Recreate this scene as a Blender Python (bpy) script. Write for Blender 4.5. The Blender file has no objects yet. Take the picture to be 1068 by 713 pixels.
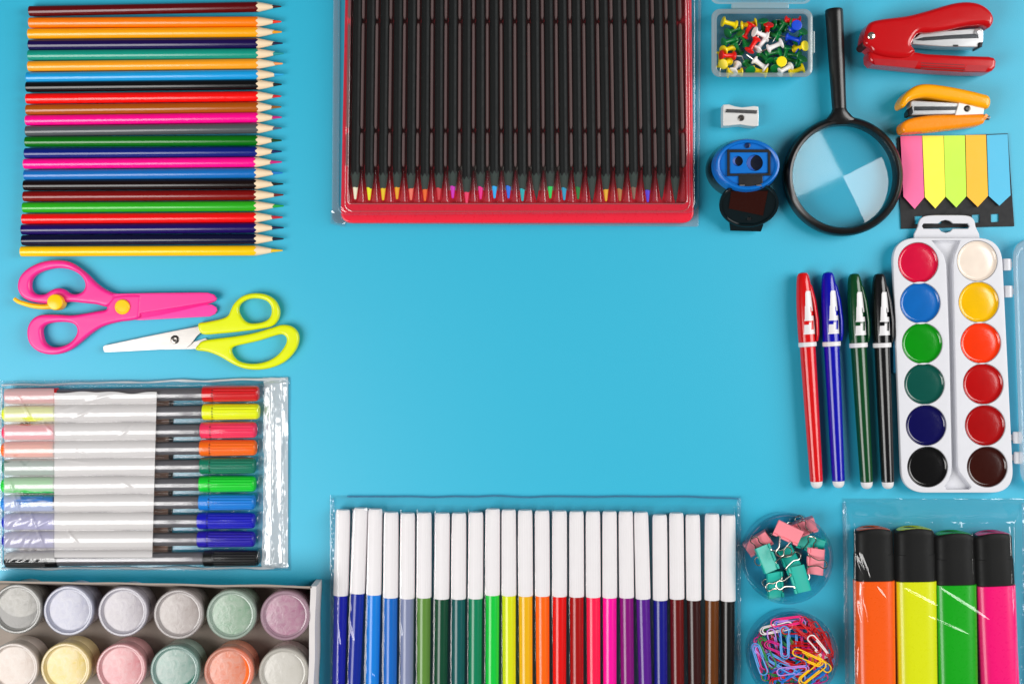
import bpy, bmesh, math, random
from mathutils import Vector, Matrix, noise as mnoise

# ------------------------------------------------------------------ basics
S = 0.00066          # metres on the table per photograph pixel
H = 0.9              # camera height
R = random.Random(7)
scene = bpy.context.scene
C = scene.collection
PI = math.pi


def W(px, py, z=0.0):
    """the point at height z that the plan position (px, py) stands for"""
    k = S * (H - z) / H
    return Vector(((px - 534) * k, (356.5 - py) * k, z))


def lin(h):
    h = h.lstrip('#')
    out = []
    for i in (0, 2, 4):
        c = int(h[i:i + 2], 16) / 255
        out.append(c / 12.92 if c <= .04045 else ((c + .055) / 1.055) ** 2.4)
    return (*out, 1)


# ------------------------------------------------------------------ materials
_mats = {}


def nodes_of(name):
    m = bpy.data.materials.new(name)
    m.use_nodes = True
    nt = m.node_tree
    nt.nodes.clear()
    out = nt.nodes.new('ShaderNodeOutputMaterial')
    return m, nt, out


def solid(hexc, rough=.35, metal=0., spec=.4, var=.07, vscale=90, bump=0., bscale=400, coat=0., sss=0., stretch=None, gain=1.):
    """plain plastic / metal / card with a little procedural unevenness"""
    key = ('s', hexc, rough, metal, spec, var, vscale, bump, bscale, coat, sss, stretch, gain)
    if key in _mats:
        return _mats[key]
    m, nt, out = nodes_of('mat_' + hexc.lstrip('#'))
    b = nt.nodes.new('ShaderNodeBsdfPrincipled')
    nt.links.new(b.outputs[0], out.inputs[0])
    tc = nt.nodes.new('ShaderNodeTexCoord')
    mp = nt.nodes.new('ShaderNodeMapping')
    if stretch:
        mp.inputs['Scale'].default_value = stretch
    nt.links.new(tc.outputs['Object'], mp.inputs[0])
    n = nt.nodes.new('ShaderNodeTexNoise')
    n.inputs['Scale'].default_value = vscale
    n.inputs['Detail'].default_value = 5
    nt.links.new(mp.outputs[0], n.inputs['Vector'])
    c = lin(hexc)
    c = tuple(min(.93, x * gain) for x in c[:3])
    mix = nt.nodes.new('ShaderNodeMix')
    mix.data_type = 'RGBA'
    mix.inputs[6].default_value = (*[x * (1 - var) for x in c], 1)
    mix.inputs[7].default_value = (*[min(.95, x * (1 + var)) for x in c], 1)
    nt.links.new(n.outputs['Fac'], mix.inputs[0])
    nt.links.new(mix.outputs[2], b.inputs['Base Color'])
    mr = nt.nodes.new('ShaderNodeMapRange')
    mr.inputs['To Min'].default_value = max(.02, rough * .8)
    mr.inputs['To Max'].default_value = min(1, rough * 1.25)
    n2 = nt.nodes.new('ShaderNodeTexNoise')
    n2.inputs['Scale'].default_value = vscale * 4
    n2.inputs['Detail'].default_value = 4
    nt.links.new(mp.outputs[0], n2.inputs['Vector'])
    nt.links.new(n2.outputs['Fac'], mr.inputs['Value'])
    nt.links.new(mr.outputs[0], b.inputs['Roughness'])
    b.inputs['Metallic'].default_value = metal
    b.inputs['Specular IOR Level'].default_value = spec
    b.inputs['Coat Weight'].default_value = coat
    b.inputs['Coat Roughness'].default_value = .08
    if sss:
        b.inputs['Subsurface Weight'].default_value = sss
        b.inputs['Subsurface Radius'].default_value = (.002, .002, .002)
        b.inputs['Subsurface Scale'].default_value = 1
    if bump:
        bp = nt.nodes.new('ShaderNodeBump')
        bp.inputs['Strength'].default_value = bump
        bp.inputs['Distance'].default_value = .0004
        n3 = nt.nodes.new('ShaderNodeTexNoise')
        n3.inputs['Scale'].default_value = bscale
        n3.inputs['Detail'].default_value = 6
        nt.links.new(mp.outputs[0], n3.inputs['Vector'])
        nt.links.new(n3.outputs['Fac'], bp.inputs['Height'])
        nt.links.new(bp.outputs[0], b.inputs['Normal'])
    _mats[key] = m
    return m


def clear(name, tint='#f4f8fa', f0=.05, rough=.06, milk=0., milk_col='#eef2f6', bump=0., bscale=150, edge=1., patches=None):
    """clear or milky plastic: transparent + mirror by viewing angle, with an optional white body (milk)"""
    m, nt, out = nodes_of(name)
    L = nt.links
    geo = nt.nodes.new('ShaderNodeNewGeometry')
    dot = nt.nodes.new('ShaderNodeVectorMath'); dot.operation = 'DOT_PRODUCT'
    tc = nt.nodes.new('ShaderNodeTexCoord')
    nrm = geo.outputs['Normal']
    bp = None
    if bump:
        bp = nt.nodes.new('ShaderNodeBump')
        bp.inputs['Strength'].default_value = bump
        bp.inputs['Distance'].default_value = .001
        n = nt.nodes.new('ShaderNodeTexNoise')
        n.inputs['Scale'].default_value = bscale
        n.inputs['Detail'].default_value = 4
        n.inputs['Distortion'].default_value = 1.2
        L.new(tc.outputs['Object'], n.inputs['Vector'])
        L.new(n.outputs['Fac'], bp.inputs['Height'])
        nrm = bp.outputs[0]
    L.new(nrm, dot.inputs[0])
    L.new(geo.outputs['Incoming'], dot.inputs[1])
    ab = nt.nodes.new('ShaderNodeMath'); ab.operation = 'ABSOLUTE'
    L.new(dot.outputs['Value'], ab.inputs[0])
    om = nt.nodes.new('ShaderNodeMath'); om.operation = 'SUBTRACT'; om.use_clamp = True
    om.inputs[0].default_value = 1
    L.new(ab.outputs[0], om.inputs[1])
    pw = nt.nodes.new('ShaderNodeMath'); pw.operation = 'POWER'
    L.new(om.outputs[0], pw.inputs[0]); pw.inputs[1].default_value = 4
    ma = nt.nodes.new('ShaderNodeMath'); ma.operation = 'MULTIPLY_ADD'; ma.use_clamp = True
    L.new(pw.outputs[0], ma.inputs[0]); ma.inputs[1].default_value = .75 * edge; ma.inputs[2].default_value = f0
    tr = nt.nodes.new('ShaderNodeBsdfTransparent'); tr.inputs[0].default_value = lin(tint)
    gl = nt.nodes.new('ShaderNodeBsdfGlossy'); gl.inputs['Roughness'].default_value = rough
    gl.inputs['Color'].default_value = (1, 1, 1, 1)
    if bp:
        L.new(bp.outputs[0], gl.inputs['Normal'])
    base = tr.outputs[0]
    if milk > 0 or patches:
        df = nt.nodes.new('ShaderNodeBsdfDiffuse'); df.inputs[0].default_value = lin(milk_col)
        tl = nt.nodes.new('ShaderNodeBsdfTranslucent'); tl.inputs[0].default_value = lin(milk_col)
        ml = nt.nodes.new('ShaderNodeMixShader'); ml.inputs[0].default_value = .35
        L.new(df.outputs[0], ml.inputs[1]); L.new(tl.outputs[0], ml.inputs[2])
        mm = nt.nodes.new('ShaderNodeMixShader')
        if patches:
            lo, hi, sc, th, rot = patches
            mp = nt.nodes.new('ShaderNodeMapping')
            mp.inputs['Rotation'].default_value = (0, 0, rot)
            mp.inputs['Scale'].default_value = sc
            L.new(tc.outputs['Object'], mp.inputs[0])
            n = nt.nodes.new('ShaderNodeTexNoise'); n.inputs['Scale'].default_value = 1; n.inputs['Detail'].default_value = 3
            L.new(mp.outputs[0], n.inputs['Vector'])
            r = nt.nodes.new('ShaderNodeMapRange')
            r.inputs['From Min'].default_value = th; r.inputs['From Max'].default_value = th + .05
            r.inputs['To Min'].default_value = lo; r.inputs['To Max'].default_value = hi
            L.new(n.outputs['Fac'], r.inputs['Value'])
            L.new(r.outputs[0], mm.inputs[0])
        else:
            mm.inputs[0].default_value = milk
        L.new(tr.outputs[0], mm.inputs[1]); L.new(ml.outputs[0], mm.inputs[2])
        base = mm.outputs[0]
    mx = nt.nodes.new('ShaderNodeMixShader')
    L.new(ma.outputs[0], mx.inputs[0]); L.new(base, mx.inputs[1]); L.new(gl.outputs[0], mx.inputs[2])
    L.new(mx.outputs[0], out.inputs[0])
    return m


# ------------------------------------------------------------------ objects
def thing(name, label, cat, loc=(0, 0, 0), rz=0., group=None):
    o = bpy.data.objects.new(name, None)
    o.empty_display_size = .01
    C.objects.link(o)
    o.location = loc
    o.rotation_euler = (0, 0, rz)
    o['label'] = label
    o['category'] = cat
    if group:
        o['group'] = group
    return o


def tag(o, label, cat, group=None):
    o['label'] = label
    o['category'] = cat
    if group:
        o['group'] = group
    return o


def put(name, bm, mat, parent=None, world=True, sharp=38, label=None, weld=True):
    """link bm as ONE mesh; world=True: its vertices are given in scene space"""
    if weld:
        bmesh.ops.remove_doubles(bm, verts=bm.verts, dist=1e-6)
    bmesh.ops.recalc_face_normals(bm, faces=bm.faces)
    root = parent
    while root is not None and root.parent is not None:
        root = root.parent
    if root is not None and world:
        bmesh.ops.translate(bm, vec=-Vector(root.location), verts=bm.verts)
    me = bpy.data.meshes.new(name)
    bm.to_mesh(me)
    bm.free()
    for p in me.polygons:
        p.use_smooth = True
    if sharp:
        me.set_sharp_from_angle(angle=math.radians(sharp))
    for mt in (mat if isinstance(mat, (list, tuple)) else [mat]):
        me.materials.append(mt)
    o = bpy.data.objects.new(name, me)
    C.objects.link(o)
    if parent is not None:
        o.parent = parent
    if label:
        o['label'] = label
    if sharp:
        wn = o.modifiers.new('weighted_normal', 'WEIGHTED_NORMAL')
        wn.weight = 100
        wn.keep_sharp = True
    return o


def rings(bm, rs, closed=True, cap0=True, cap1=True, mi=0):
    """skin a list of vertex rings"""
    vs = [[bm.verts.new(p) for p in r] for r in rs]
    n = len(vs[0])
    for a, b in zip(vs, vs[1:]):
        for i in range(n if closed else n - 1):
            j = (i + 1) % n
            f = bm.faces.new((a[i], a[j], b[j], b[i]))
            f.material_index = mi
    if cap0:
        f = bm.faces.new(list(reversed(vs[0]))); f.material_index = mi
    if cap1:
        f = bm.faces.new(vs[-1]); f.material_index = mi
    return vs


def frame_of(d):
    d = d.normalized()
    u = Vector((0, 0, 1)).cross(d)
    if u.length < 1e-4:
        u = Vector((1, 0, 0))
    u.normalize()
    return u, d.cross(u)


def lathe(bm, prof, o=Vector((0, 0, 0)), d=Vector((0, 0, 1)), seg=32, cap0=True, cap1=True, flute=None, mi=0):
    """prof: (radius, distance along d)"""
    u, v = frame_of(d)
    d = d.normalized()
    rs = []
    for r, t in prof:
        ring = []
        for i in range(seg):
            a = 2 * PI * i / seg
            rr = max(r, 1e-5)
            if flute:
                rr *= 1 + flute[1] * math.cos(flute[0] * a)
            ring.append(o + d * t + (u * math.cos(a) + v * math.sin(a)) * rr)
        rs.append(ring)
    rings(bm, rs, cap0=cap0, cap1=cap1, mi=mi)


def sweep_y(bm, prof, n=2.0, seg=32, cx=0., cz=0., cap0=True, cap1=True, mi=0):
    """sections across local Y: (y, half width, half height); n = superellipse power"""
    rs = []
    for y, a, b in prof:
        ring = []
        for i in range(seg):
            t = 2 * PI * i / seg
            c, s = math.cos(t), math.sin(t)
            ring.append(Vector((cx + a * math.copysign(abs(c) ** (2 / n), c), y, cz + b * math.copysign(abs(s) ** (2 / n), s))))
        rs.append(ring)
    rings(bm, rs, cap0=cap0, cap1=cap1, mi=mi)


def tube(bm, pts, r, seg=8, closed=False):
    pts = [Vector(p) for p in pts]
    n = len(pts)
    rs = []
    up = Vector((0, 0, 1))
    prev = None
    for i, p in enumerate(pts):
        a = pts[(i - 1) % n] if closed or i > 0 else p
        b = pts[(i + 1) % n] if closed or i < n - 1 else p
        d = (b - a).normalized()
        if prev is None:
            u = up.cross(d)
            if u.length < 1e-3:
                u = Vector((1, 0, 0)).cross(d)
        else:
            u = prev - d * prev.dot(d)
        u.normalize()
        prev = u
        v = d.cross(u)
        rr = r[i] if isinstance(r, (list, tuple)) else r
        rs.append([p + (u * math.cos(2 * PI * k / seg) + v * math.sin(2 * PI * k / seg)) * rr for k in range(seg)])
    if closed:
        rs.append(rs[0])
        rings(bm, rs, cap0=False, cap1=False)
    else:
        rings(bm, rs)


def box(bm, x0, x1, y0, y1, z0, z1, bev=0., seg=2, M=None):
    g = bmesh.ops.create_cube(bm, size=1)
    vs = g['verts']
    for v in vs:
        v.co = Vector((x0 + (v.co.x + .5) * (x1 - x0), y0 + (v.co.y + .5) * (y1 - y0), z0 + (v.co.z + .5) * (z1 - z0)))
    if bev:
        es = list({e for v in vs for e in v.link_edges})
        r = bmesh.ops.bevel(bm, geom=es, offset=bev, segments=seg, profile=.5, affect='EDGES')
        vs = list({v for f in r['faces'] for v in f.verts} | {v for v in vs if v.is_valid})
    if M is not None:
        bmesh.ops.transform(bm, matrix=M, verts=vs)


def smooth_loop(pts, k=5):
    """closed Catmull-Rom through pts"""
    n = len(pts)
    out = []
    for i in range(n):
        p0, p1, p2, p3 = (Vector(pts[(i + j - 1) % n]) for j in range(4))
        for s in range(k):
            t = s / k
            out.append(.5 * ((2 * p1) + (p2 - p0) * t + (2 * p0 - 5 * p1 + 4 * p2 - p3) * t * t + (3 * p1 - p0 - 3 * p2 + p3) * t ** 3))
    return out


def smooth_open(pts, k=6):
    pts = [Vector(p) for p in pts]
    e = [2 * pts[0] - pts[1]] + pts + [2 * pts[-1] - pts[-2]]
    out = []
    for i in range(1, len(e) - 2):
        p0, p1, p2, p3 = e[i - 1:i + 3]
        for s in range(k):
            t = s / k
            out.append(.5 * ((2 * p1) + (p2 - p0) * t + (2 * p0 - 5 * p1 + 4 * p2 - p3) * t * t + (3 * p1 - p0 - 3 * p2 + p3) * t ** 3))
    out.append(pts[-1])
    return out


def plate(loops, z0, z1, bev=0., res=2):
    """solid plate with holes: loops in scene metres (first the outline)"""
    cu = bpy.data.curves.new('tmp', 'CURVE')
    cu.dimensions = '2D'
    cu.fill_mode = 'BOTH'
    for lp in loops:
        sp = cu.splines.new('POLY')
        sp.points.add(len(lp) - 1)
        for p, q in zip(sp.points, lp):
            p.co = (q[0] * 100, q[1] * 100, 0, 1)
        sp.use_cyclic_u = True
    cu.extrude = max(0, (z1 - z0) / 2 - bev) * 100
    cu.bevel_depth = bev * 100
    cu.bevel_resolution = res
    cu.offset = -bev * 100
    ob = bpy.data.objects.new('tmp', cu)
    C.objects.link(ob)
    dg = bpy.context.evaluated_depsgraph_get()
    me = bpy.data.meshes.new_from_object(ob.evaluated_get(dg))
    bm = bmesh.new()
    bm.from_mesh(me)
    bmesh.ops.transform(bm, matrix=Matrix.Translation((0, 0, (z0 + z1) / 2)) @ Matrix.Scale(.01, 4), verts=bm.verts)
    bmesh.ops.remove_doubles(bm, verts=bm.verts, dist=2e-6)
    bpy.data.objects.remove(ob)
    bpy.data.curves.remove(cu)
    bpy.data.meshes.remove(me)
    return bm


def rrect(x0, y0, x1, y1, r, n=6):
    """rounded rectangle in photo pixels, clockwise from top left"""
    out = []
    for cx, cy, a0 in ((x1 - r, y0 + r, -90), (x1 - r, y1 - r, 0), (x0 + r, y1 - r, 90), (x0 + r, y0 + r, 180)):
        for i in range(n + 1):
            a = math.radians(a0 + 90 * i / n)
            out.append((cx + r * math.cos(a), cy + r * math.sin(a)))
    return out


def rquad(q, r, n=6):
    """quad (4 pixel corners) with rounded corners"""
    out = []
    for i in range(4):
        p = Vector(q[i]); a = Vector(q[i - 1]); b = Vector(q[(i + 1) % 4])
        rr = r[i] if isinstance(r, (list, tuple)) else r
        da = (a - p).normalized() * rr
        db = (b - p).normalized() * rr
        for k in range(n + 1):
            t = k / n
            out.append(tuple((p + da) * (1 - t) ** 2 + 2 * p * t * (1 - t) + (p + db) * t ** 2))
    return out


def wl(pts, z):
    return [W(x, y, z) for x, y in pts]


def zm(pts, ox, oy, s):
    """zoom-window coordinates -> photograph pixels"""
    return [(ox + x / s, oy + y / s) for x, y in pts]


def circle(cx, cy, r, n=40, ry=None):
    return [(cx + r * math.cos(2 * PI * i / n), cy + (ry or r) * math.sin(2 * PI * i / n)) for i in range(n)]


def place(o, A, B, z):
    """root of a +Y object: A = its start, B = its end, axis at height z"""
    a, b = W(*A, z), W(*B, z)
    d = b - a
    o.location = (a.x, a.y, 0)
    o.rotation_euler = (0, 0, math.atan2(-d.x, d.y))
    return d.length


def sheet(bm, x0, x1, y0, y1, nx, ny, zf, warp=None, mi=0):
    """sheet over a pixel rectangle with height zf(px, py)"""
    g = []
    for j in range(ny + 1):
        row = []
        for i in range(nx + 1):
            x = x0 + (x1 - x0) * i / nx
            y = y0 + (y1 - y0) * j / ny
            if warp:
                x, y = warp(x, y)
            row.append(bm.verts.new(W(x, y, zf(x, y))))
        g.append(row)
    for j in range(ny):
        for i in range(nx):
            f = bm.faces.new((g[j][i], g[j + 1][i], g[j + 1][i + 1], g[j][i + 1]))
            f.material_index = mi
    return g


def nz(x, y, s, seed=0.):
    return mnoise.noise(Vector((x * s, y * s, seed)))


def ss(a, b, x):
    t = max(0., min(1., (x - a) / (b - a)))
    return t * t * (3 - 2 * t)


mm = .001

# ------------------------------------------------------------------ camera, lamps, world
cam = bpy.data.cameras.new('camera')
cam.sensor_width = 36
cam.lens = 36 * H / (1068 * S)
cam.clip_start = .01
cam.clip_end = 50
co = bpy.data.objects.new('camera', cam)
C.objects.link(co)
co.location = (0, 0, H)
scene.camera = co

wd = bpy.data.worlds.new('World')
scene.world = wd
wd.use_nodes = True
wd.node_tree.nodes['Background'].inputs[0].default_value = (1, .99, .98, 1)
wd.node_tree.nodes['Background'].inputs[1].default_value = .11


def softbox(name, corner, e1, e2, power):
    """square studio softbox given by one corner and its two edges"""
    c, a, b = Vector(corner), Vector(e1), Vector(e2)
    la = bpy.data.lights.new(name, 'AREA')
    la.shape = 'RECTANGLE'
    la.size = a.length
    la.size_y = b.length
    la.energy = power
    la.color = (1, .985, .965)
    o = bpy.data.objects.new(name, la)
    C.objects.link(o)
    x = a.normalized()
    z = x.cross(b.normalized()).normalized()
    if z.z < 0:                       # lamps shine along local -Z
        z = -z
    y = z.cross(x)
    o.matrix_world = Matrix.Translation(c + a / 2 + b / 2) @ Matrix((x, y, z)).transposed().to_4x4()
    return o


softbox('softbox', (.84, .49, 1.3), (1.05, .51, -.66), (.37, -.98, 0), 39)
softbox('softbox', (-.46, -.14, 1.35), (-.83, .115, -.42), (-.16, -.85, -.25), 25.5)

scene.view_settings.view_transform = 'Standard'
scene.view_settings.look = 'None'
scene.view_settings.exposure = -.13
scene.view_settings.gamma = 1
scene.cycles.max_bounces = 14
scene.cycles.transparent_max_bounces = 40
scene.cycles.diffuse_bounces = 4
scene.cycles.glossy_bounces = 4
scene.cycles.caustics_reflective = False
scene.cycles.caustics_refractive = False

# ------------------------------------------------------------------ table
bm = bmesh.new()
box(bm, -.75, .75, -.55, .55, -.02, 0, .002)
m_table = solid('#12a8c9', rough=.47, spec=.85, var=.035, vscale=1100, bump=.22, bscale=1600)
t = put('tabletop', bm, m_table)
t['kind'] = 'structure'
t['label'] = 'plain sky blue tabletop under all the supplies'

# ------------------------------------------------------------------ pencils
WOOD = solid('#e6cfae', rough=.7, var=.12, vscale=300, stretch=(1, .12, 1), bump=.3, bscale=900)


def hexr(t, a, k):
    """softly six-sided section with an edge on top"""
    return a * (1 + k * (1 + math.cos(6 * (t - PI / 2))))


def pencil(root, L, a, wood_len, lead_len, barrel, wood, lead, cz, r_l=1.15 * mm, blunt=.35 * mm, slant=0.):
    k = .011
    n = 72
    yb0, yl = L - wood_len, L - lead_len
    slope = (a - r_l) / (yl - yb0)
    th = [2 * PI * i / n for i in range(n)]
    rad = [hexr(t, a, k) for t in th]
    P = lambda r, t, y: Vector((r * math.cos(t), y, cz + r * math.sin(t)))
    yb = [yb0 - 4.2 * (r - a) / slope for r in rad]
    bm = bmesh.new()
    rings(bm, [[P(r * .93, t, 0) for r, t in zip(rad, th)], [P(r, t, .5 * mm) for r, t in zip(rad, th)],
               [P(r, t, L * .5) for r, t in zip(rad, th)],
               [P(r, t, y - .1 * mm) for r, t, y in zip(rad, th, yb)], [P(r * .985, t, y) for r, t, y in zip(rad, th, yb)]], cap1=False)
    put('barrel', bm, barrel, root, world=False, sharp=50)  # one smooth lacquered skin
    bm = bmesh.new()
    wob = [1 + .10 * math.sin(3 * t + L * 9000) for t in th]
    rings(bm, [[P(r * .97, t, y) for r, t, y in zip(rad, th, yb)],
               [P(r_l + (a - r_l) * .5, t, (yl + yb0) / 2) for t in th],
               [P(r_l + .06 * mm, t, yl + slant * math.sin(t + 1) - .6 * mm * (w - 1) * 5) for t, w in zip(th, wob)]], cap0=False)
    put('sharpened_wood', bm, wood, root, world=False)
    bm = bmesh.new()
    rings(bm, [[P(r_l, t, yl - 1.2 * mm) for t in th], [P(blunt, t, L - .4 * mm) for t in th], [P(blunt * .4, t, L) for t in th]])
    put('lead', bm, lead, root, world=False)


rows = [  # colour word, paint, lead, left x/y, tip x/y, wood start x
    ('dark maroon', '#5a0408', '#38060a', 31, 12, 293.5, 7, 269.7, 'at the free end of the row, set apart by a gap'),
    ('bright orange', '#ff7a08', '#e83414', 31, 24, 293.5, 22.8, 269.7, 'next to the maroon one'),
    ('amber yellow', '#ffa20c', '#e89a14', 30, 35.5, 294, 33.5, 269.7, 'next to the bright orange one'),
    ('dark indigo', '#180848', '#14103c', 30.5, 47.2, 295, 45.3, 269.7, 'between the amber and the teal green one'),
    ('teal green', '#10907c', '#1c8c90', 30, 58, 296, 56, 270, 'between the indigo and the light orange one'),
    ('light orange', '#ff9c1c', '#ee9858', 30, 69.4, 295, 66.5, 270, 'between the teal green and the sky blue one'),
    ('sky blue', '#1494d4', '#24a0d4', 28.4, 81, 296, 77.7, 270, 'between the light orange and a black one'),
    ('black', '#0a0a0c', '#101014', 28, 90.9, 294, 88.2, 270, 'between the sky blue and a scarlet one'),
    ('scarlet', '#f00c0c', '#c81420', 28, 103.2, 293.5, 100.5, 270, 'between a black and the ochre brown one'),
    ('ochre brown', '#a4500c', '#8c5414', 28, 114.8, 293.5, 111.7, 270, 'the only light brown one'),
    ('hot pink', '#fc0488', '#b81474', 27.5, 125.8, 294, 122.4, 270, 'between the ochre brown and the grey one'),
    ('slate grey', '#4c5054', '#50566c', 27.5, 137, 294, 133.6, 270, 'the only grey one'),
    ('dark green', '#04680c', '#063c14', 27, 148, 294, 146.5, 269.5, 'between the slate grey and the navy blue one'),
    ('navy blue', '#081c74', '#0a1c54', 26.4, 160, 294, 158, 269, 'between the dark green and a pink one'),
    ('vivid pink', '#fc0888', '#c01c78', 25.5, 171, 294, 169, 267.5, 'between the navy and the medium blue one'),
    ('medium blue', '#1468b4', '#1874c0', 26, 182.6, 295, 180.3, 268, 'next to the second pink one'),
    ('brownish black', '#140808', '#100c0c', 25.3, 193.4, 295.5, 191.9, 268, 'between the medium blue and the dark red one'),
    ('dark red', '#780808', '#701410', 25, 204.9, 295.7, 203.3, 268, 'beside the bright green one'),
    ('bright green', '#28a41c', '#189c34', 24.4, 216.5, 296, 214.8, 268, 'between the dark red and the lower red one'),
    ('pure red', '#e40c10', '#b41830', 23.8, 228.4, 295, 226.6, 268, 'between the bright green and a dark purple one'),
    ('dark purple', '#1c0858', '#18103c', 23, 239.5, 296, 237.4, 268, 'below the lower red one'),
    ('blackish navy', '#080a30', '#0a0e28', 23.5, 250.6, 296, 249, 268, 'beside the golden yellow one'),
    ('golden yellow', '#f4c008', '#e0b81c', 22.2, 262.2, 295, 261.2, 268, 'end one, nearest the pink scissors'),
]
for nm, pc, lc, xl, yl_, xt, yt, xw, where in rows:
    r = thing('coloured_pencil', f'{nm} coloured pencil {where}', 'pencil', group='coloured pencils laid side by side')
    cz = 3.8 * mm
    L = place(r, (xl, yl_), (xt, yt), cz)
    wl_ = (xt - xw) * S * .99
    ll = wl_ * R.uniform(.36, .46)
    pencil(r, L, 3.52 * mm, wl_, ll, solid(pc, rough=.16, var=.05, spec=.45), WOOD, solid(lc, rough=.6), cz, r_l=R.uniform(1.2, 1.45) * mm, blunt=.5 * mm, slant=R.uniform(-.8, .8) * mm)

# ------------------------------------------------------------------ black pencils in the red tray
TRAY = solid('#e0243a', rough=.28, var=.05, bump=.05, coat=.2)
tray = thing('pencil_tray', 'red plastic tray holding a row of black pencils inside the clear case', 'tray', W(542, 90))
outer = rquad([(361, -62), (721, -62), (724, 232.5), (355, 232.5)], 13)
inner = rquad([(367, -56), (714, -56), (716, 212), (363, 212)], 5)
put('border', plate([wl(outer, .008), wl(inner, .008)], 1.2 * mm, 8 * mm, 1.2 * mm), TRAY, tray)
put('floor', plate([wl(rquad([(364, -60), (719, -60), (722, 228), (358, 228)], 8), .001)], 1 * mm, 2.4 * mm), TRAY, tray)
bm = bmesh.new()
bms = plate([wl(rquad([(470, 150), (596, 150), (597.5, 198.5), (466, 198.5)], 1), .003)], 2.5 * mm, 2.8 * mm)
bm.free()
put('paper_insert', bms, solid('#b8aea6', rough=.8), tray)
HILITE = clear('mat_lip', '#f8d0d4', f0=.09, rough=.12, milk=.3, milk_col='#f4a0a8')  # milky pink tubes paint the bright reflection line along the tray border
for q, r_ in (([(364, -58), (717.5, -58), (719.5, 220.5), (359.5, 220.5)], 11), ([(366.3, -56), (714.8, -56), (716.8, 212.6), (362.3, 212.6)], 5)):
    bm = bmesh.new()
    tube(bm, wl(rquad(q, r_, 8), .0081), .5 * mm, 8, closed=True)
    put('highlight_line', bm, HILITE, tray)
RIDGE = clear('mat_ridge', '#e0b0b0', f0=.08, rough=.2, milk=.66, milk_col='#ae9290', edge=.4)
for i in range(25):
    xt = 373.3 + 14.22 * (i - .5)
    xb = 370.5 + 14.53 * (i - .5)
    bm = bmesh.new()
    for y0, y1 in ((-52, 23.5), (26.5, 137), (139.5, 176)):
        rs = []
        for y, k in ((y0, .25), (y0 + 1.2, .8), (y0 + 4, 1), (y1 - 4, 1), (y1 - 1.2, .8), (y1, .25)):
            x = xt + (xb - xt) * y / 185
            rs.append([W(x, y, 0) + Vector((1.25 * mm * k * math.cos(PI * j / 8), 0, 2.4 * mm + 7.6 * mm * k * math.sin(PI * j / 8))) for j in range(9)])
        rings(bm, rs, closed=False, cap0=False, cap1=False)
    put('ridge', bm, RIDGE, tray)
DIVID = clear('mat_divider', '#f4c4c8', f0=.07, rough=.16, milk=.4, milk_col='#f06070')
# scalloped ends between the tips
for i in range(25):
    xb = 370.5 + 14.53 * (i - .5)
    bm = bmesh.new()
    rs = []
    for y, w, h in ((179, 1.0, 3), (186, 1.6, 3.2), (196, 2.6, 3.4), (206, 3.0, 3.6), (211.5, 3.0, 4.2)):
        rs.append([W(xb, y, 0) + Vector((w * mm * math.cos(PI * j / 10), 0, 2.4 * mm + h * mm * math.sin(PI * j / 10))) for j in range(11)])
    rings(bm, rs, closed=False, cap0=False, cap1=False)
    put('tip_divider', bm, DIVID, tray)

BLACKP = solid('#0a0b0b', rough=.5, var=.05, spec=.22)
DYED = solid('#353e39', rough=.75, var=.12, vscale=300, stretch=(1, .12, 1))
leads = [('cream', '#f4dcc0'), ('lemon yellow', '#f8dc08'), ('golden yellow', '#f8b808'), ('amber orange', '#f89c10'), ('salmon pink', '#f86c58'), ('orange', '#f85c10'),
         ('dull red', '#c83038'), ('magenta', '#cc20b0'), ('rose red', '#f0305c'), ('hot pink', '#f81880'), ('sky blue', '#20a4e8'), ('royal blue', '#1868d8'),
         ('turquoise', '#18a0a8'), ('black', '#14201c'), ('light green', '#20c050'), ('steel blue', '#1c90b8'), ('dark green', '#08702c'), ('charcoal', '#18201e'),
         ('mustard', '#e0a018'), ('khaki brown', '#a86830'), ('grey brown', '#7c5848'), ('violet', '#5030c8'), ('dark brown', '#3a2420'), ('grey black', '#202624')]
dy = [0, 1, 1, 0, 1, 2, 1, -1, 5, 0, -1, -1, 2, 1, -1, 1, 0, 4, 2, 2, 0, 3, 1, 4]
LONGCONE = {13: 1, 17: 1, 22: 1, 23: 1}
for i, (nm, lc) in enumerate(leads):
    r = thing('black_pencil', f'black barrelled pencil with a {nm} lead in the red tray' + (' at the end' if i == 23 else ''), 'pencil', group='black pencils in the red tray')
    xt = 373.3 + 14.22 * i
    xb = 370.5 + 14.53 * i
    yt = 208 + dy[i]
    y0 = yt - 264
    cz = 6.9 * mm
    L = place(r, (xt + (xb - xt) * y0 / 208, y0), (xb, yt), cz)
    pencil(r, L, 3.1 * mm, 25 * S, 12.5 * S if i not in LONGCONE else 4 * S, BLACKP, DYED, solid(lc, rough=.45, gain=1.15), cz, r_l=(1.95 if i not in LONGCONE else .9) * mm, blunt=.75 * mm if i not in LONGCONE else .3 * mm, slant=R.uniform(-.6, .6) * mm)

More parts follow.
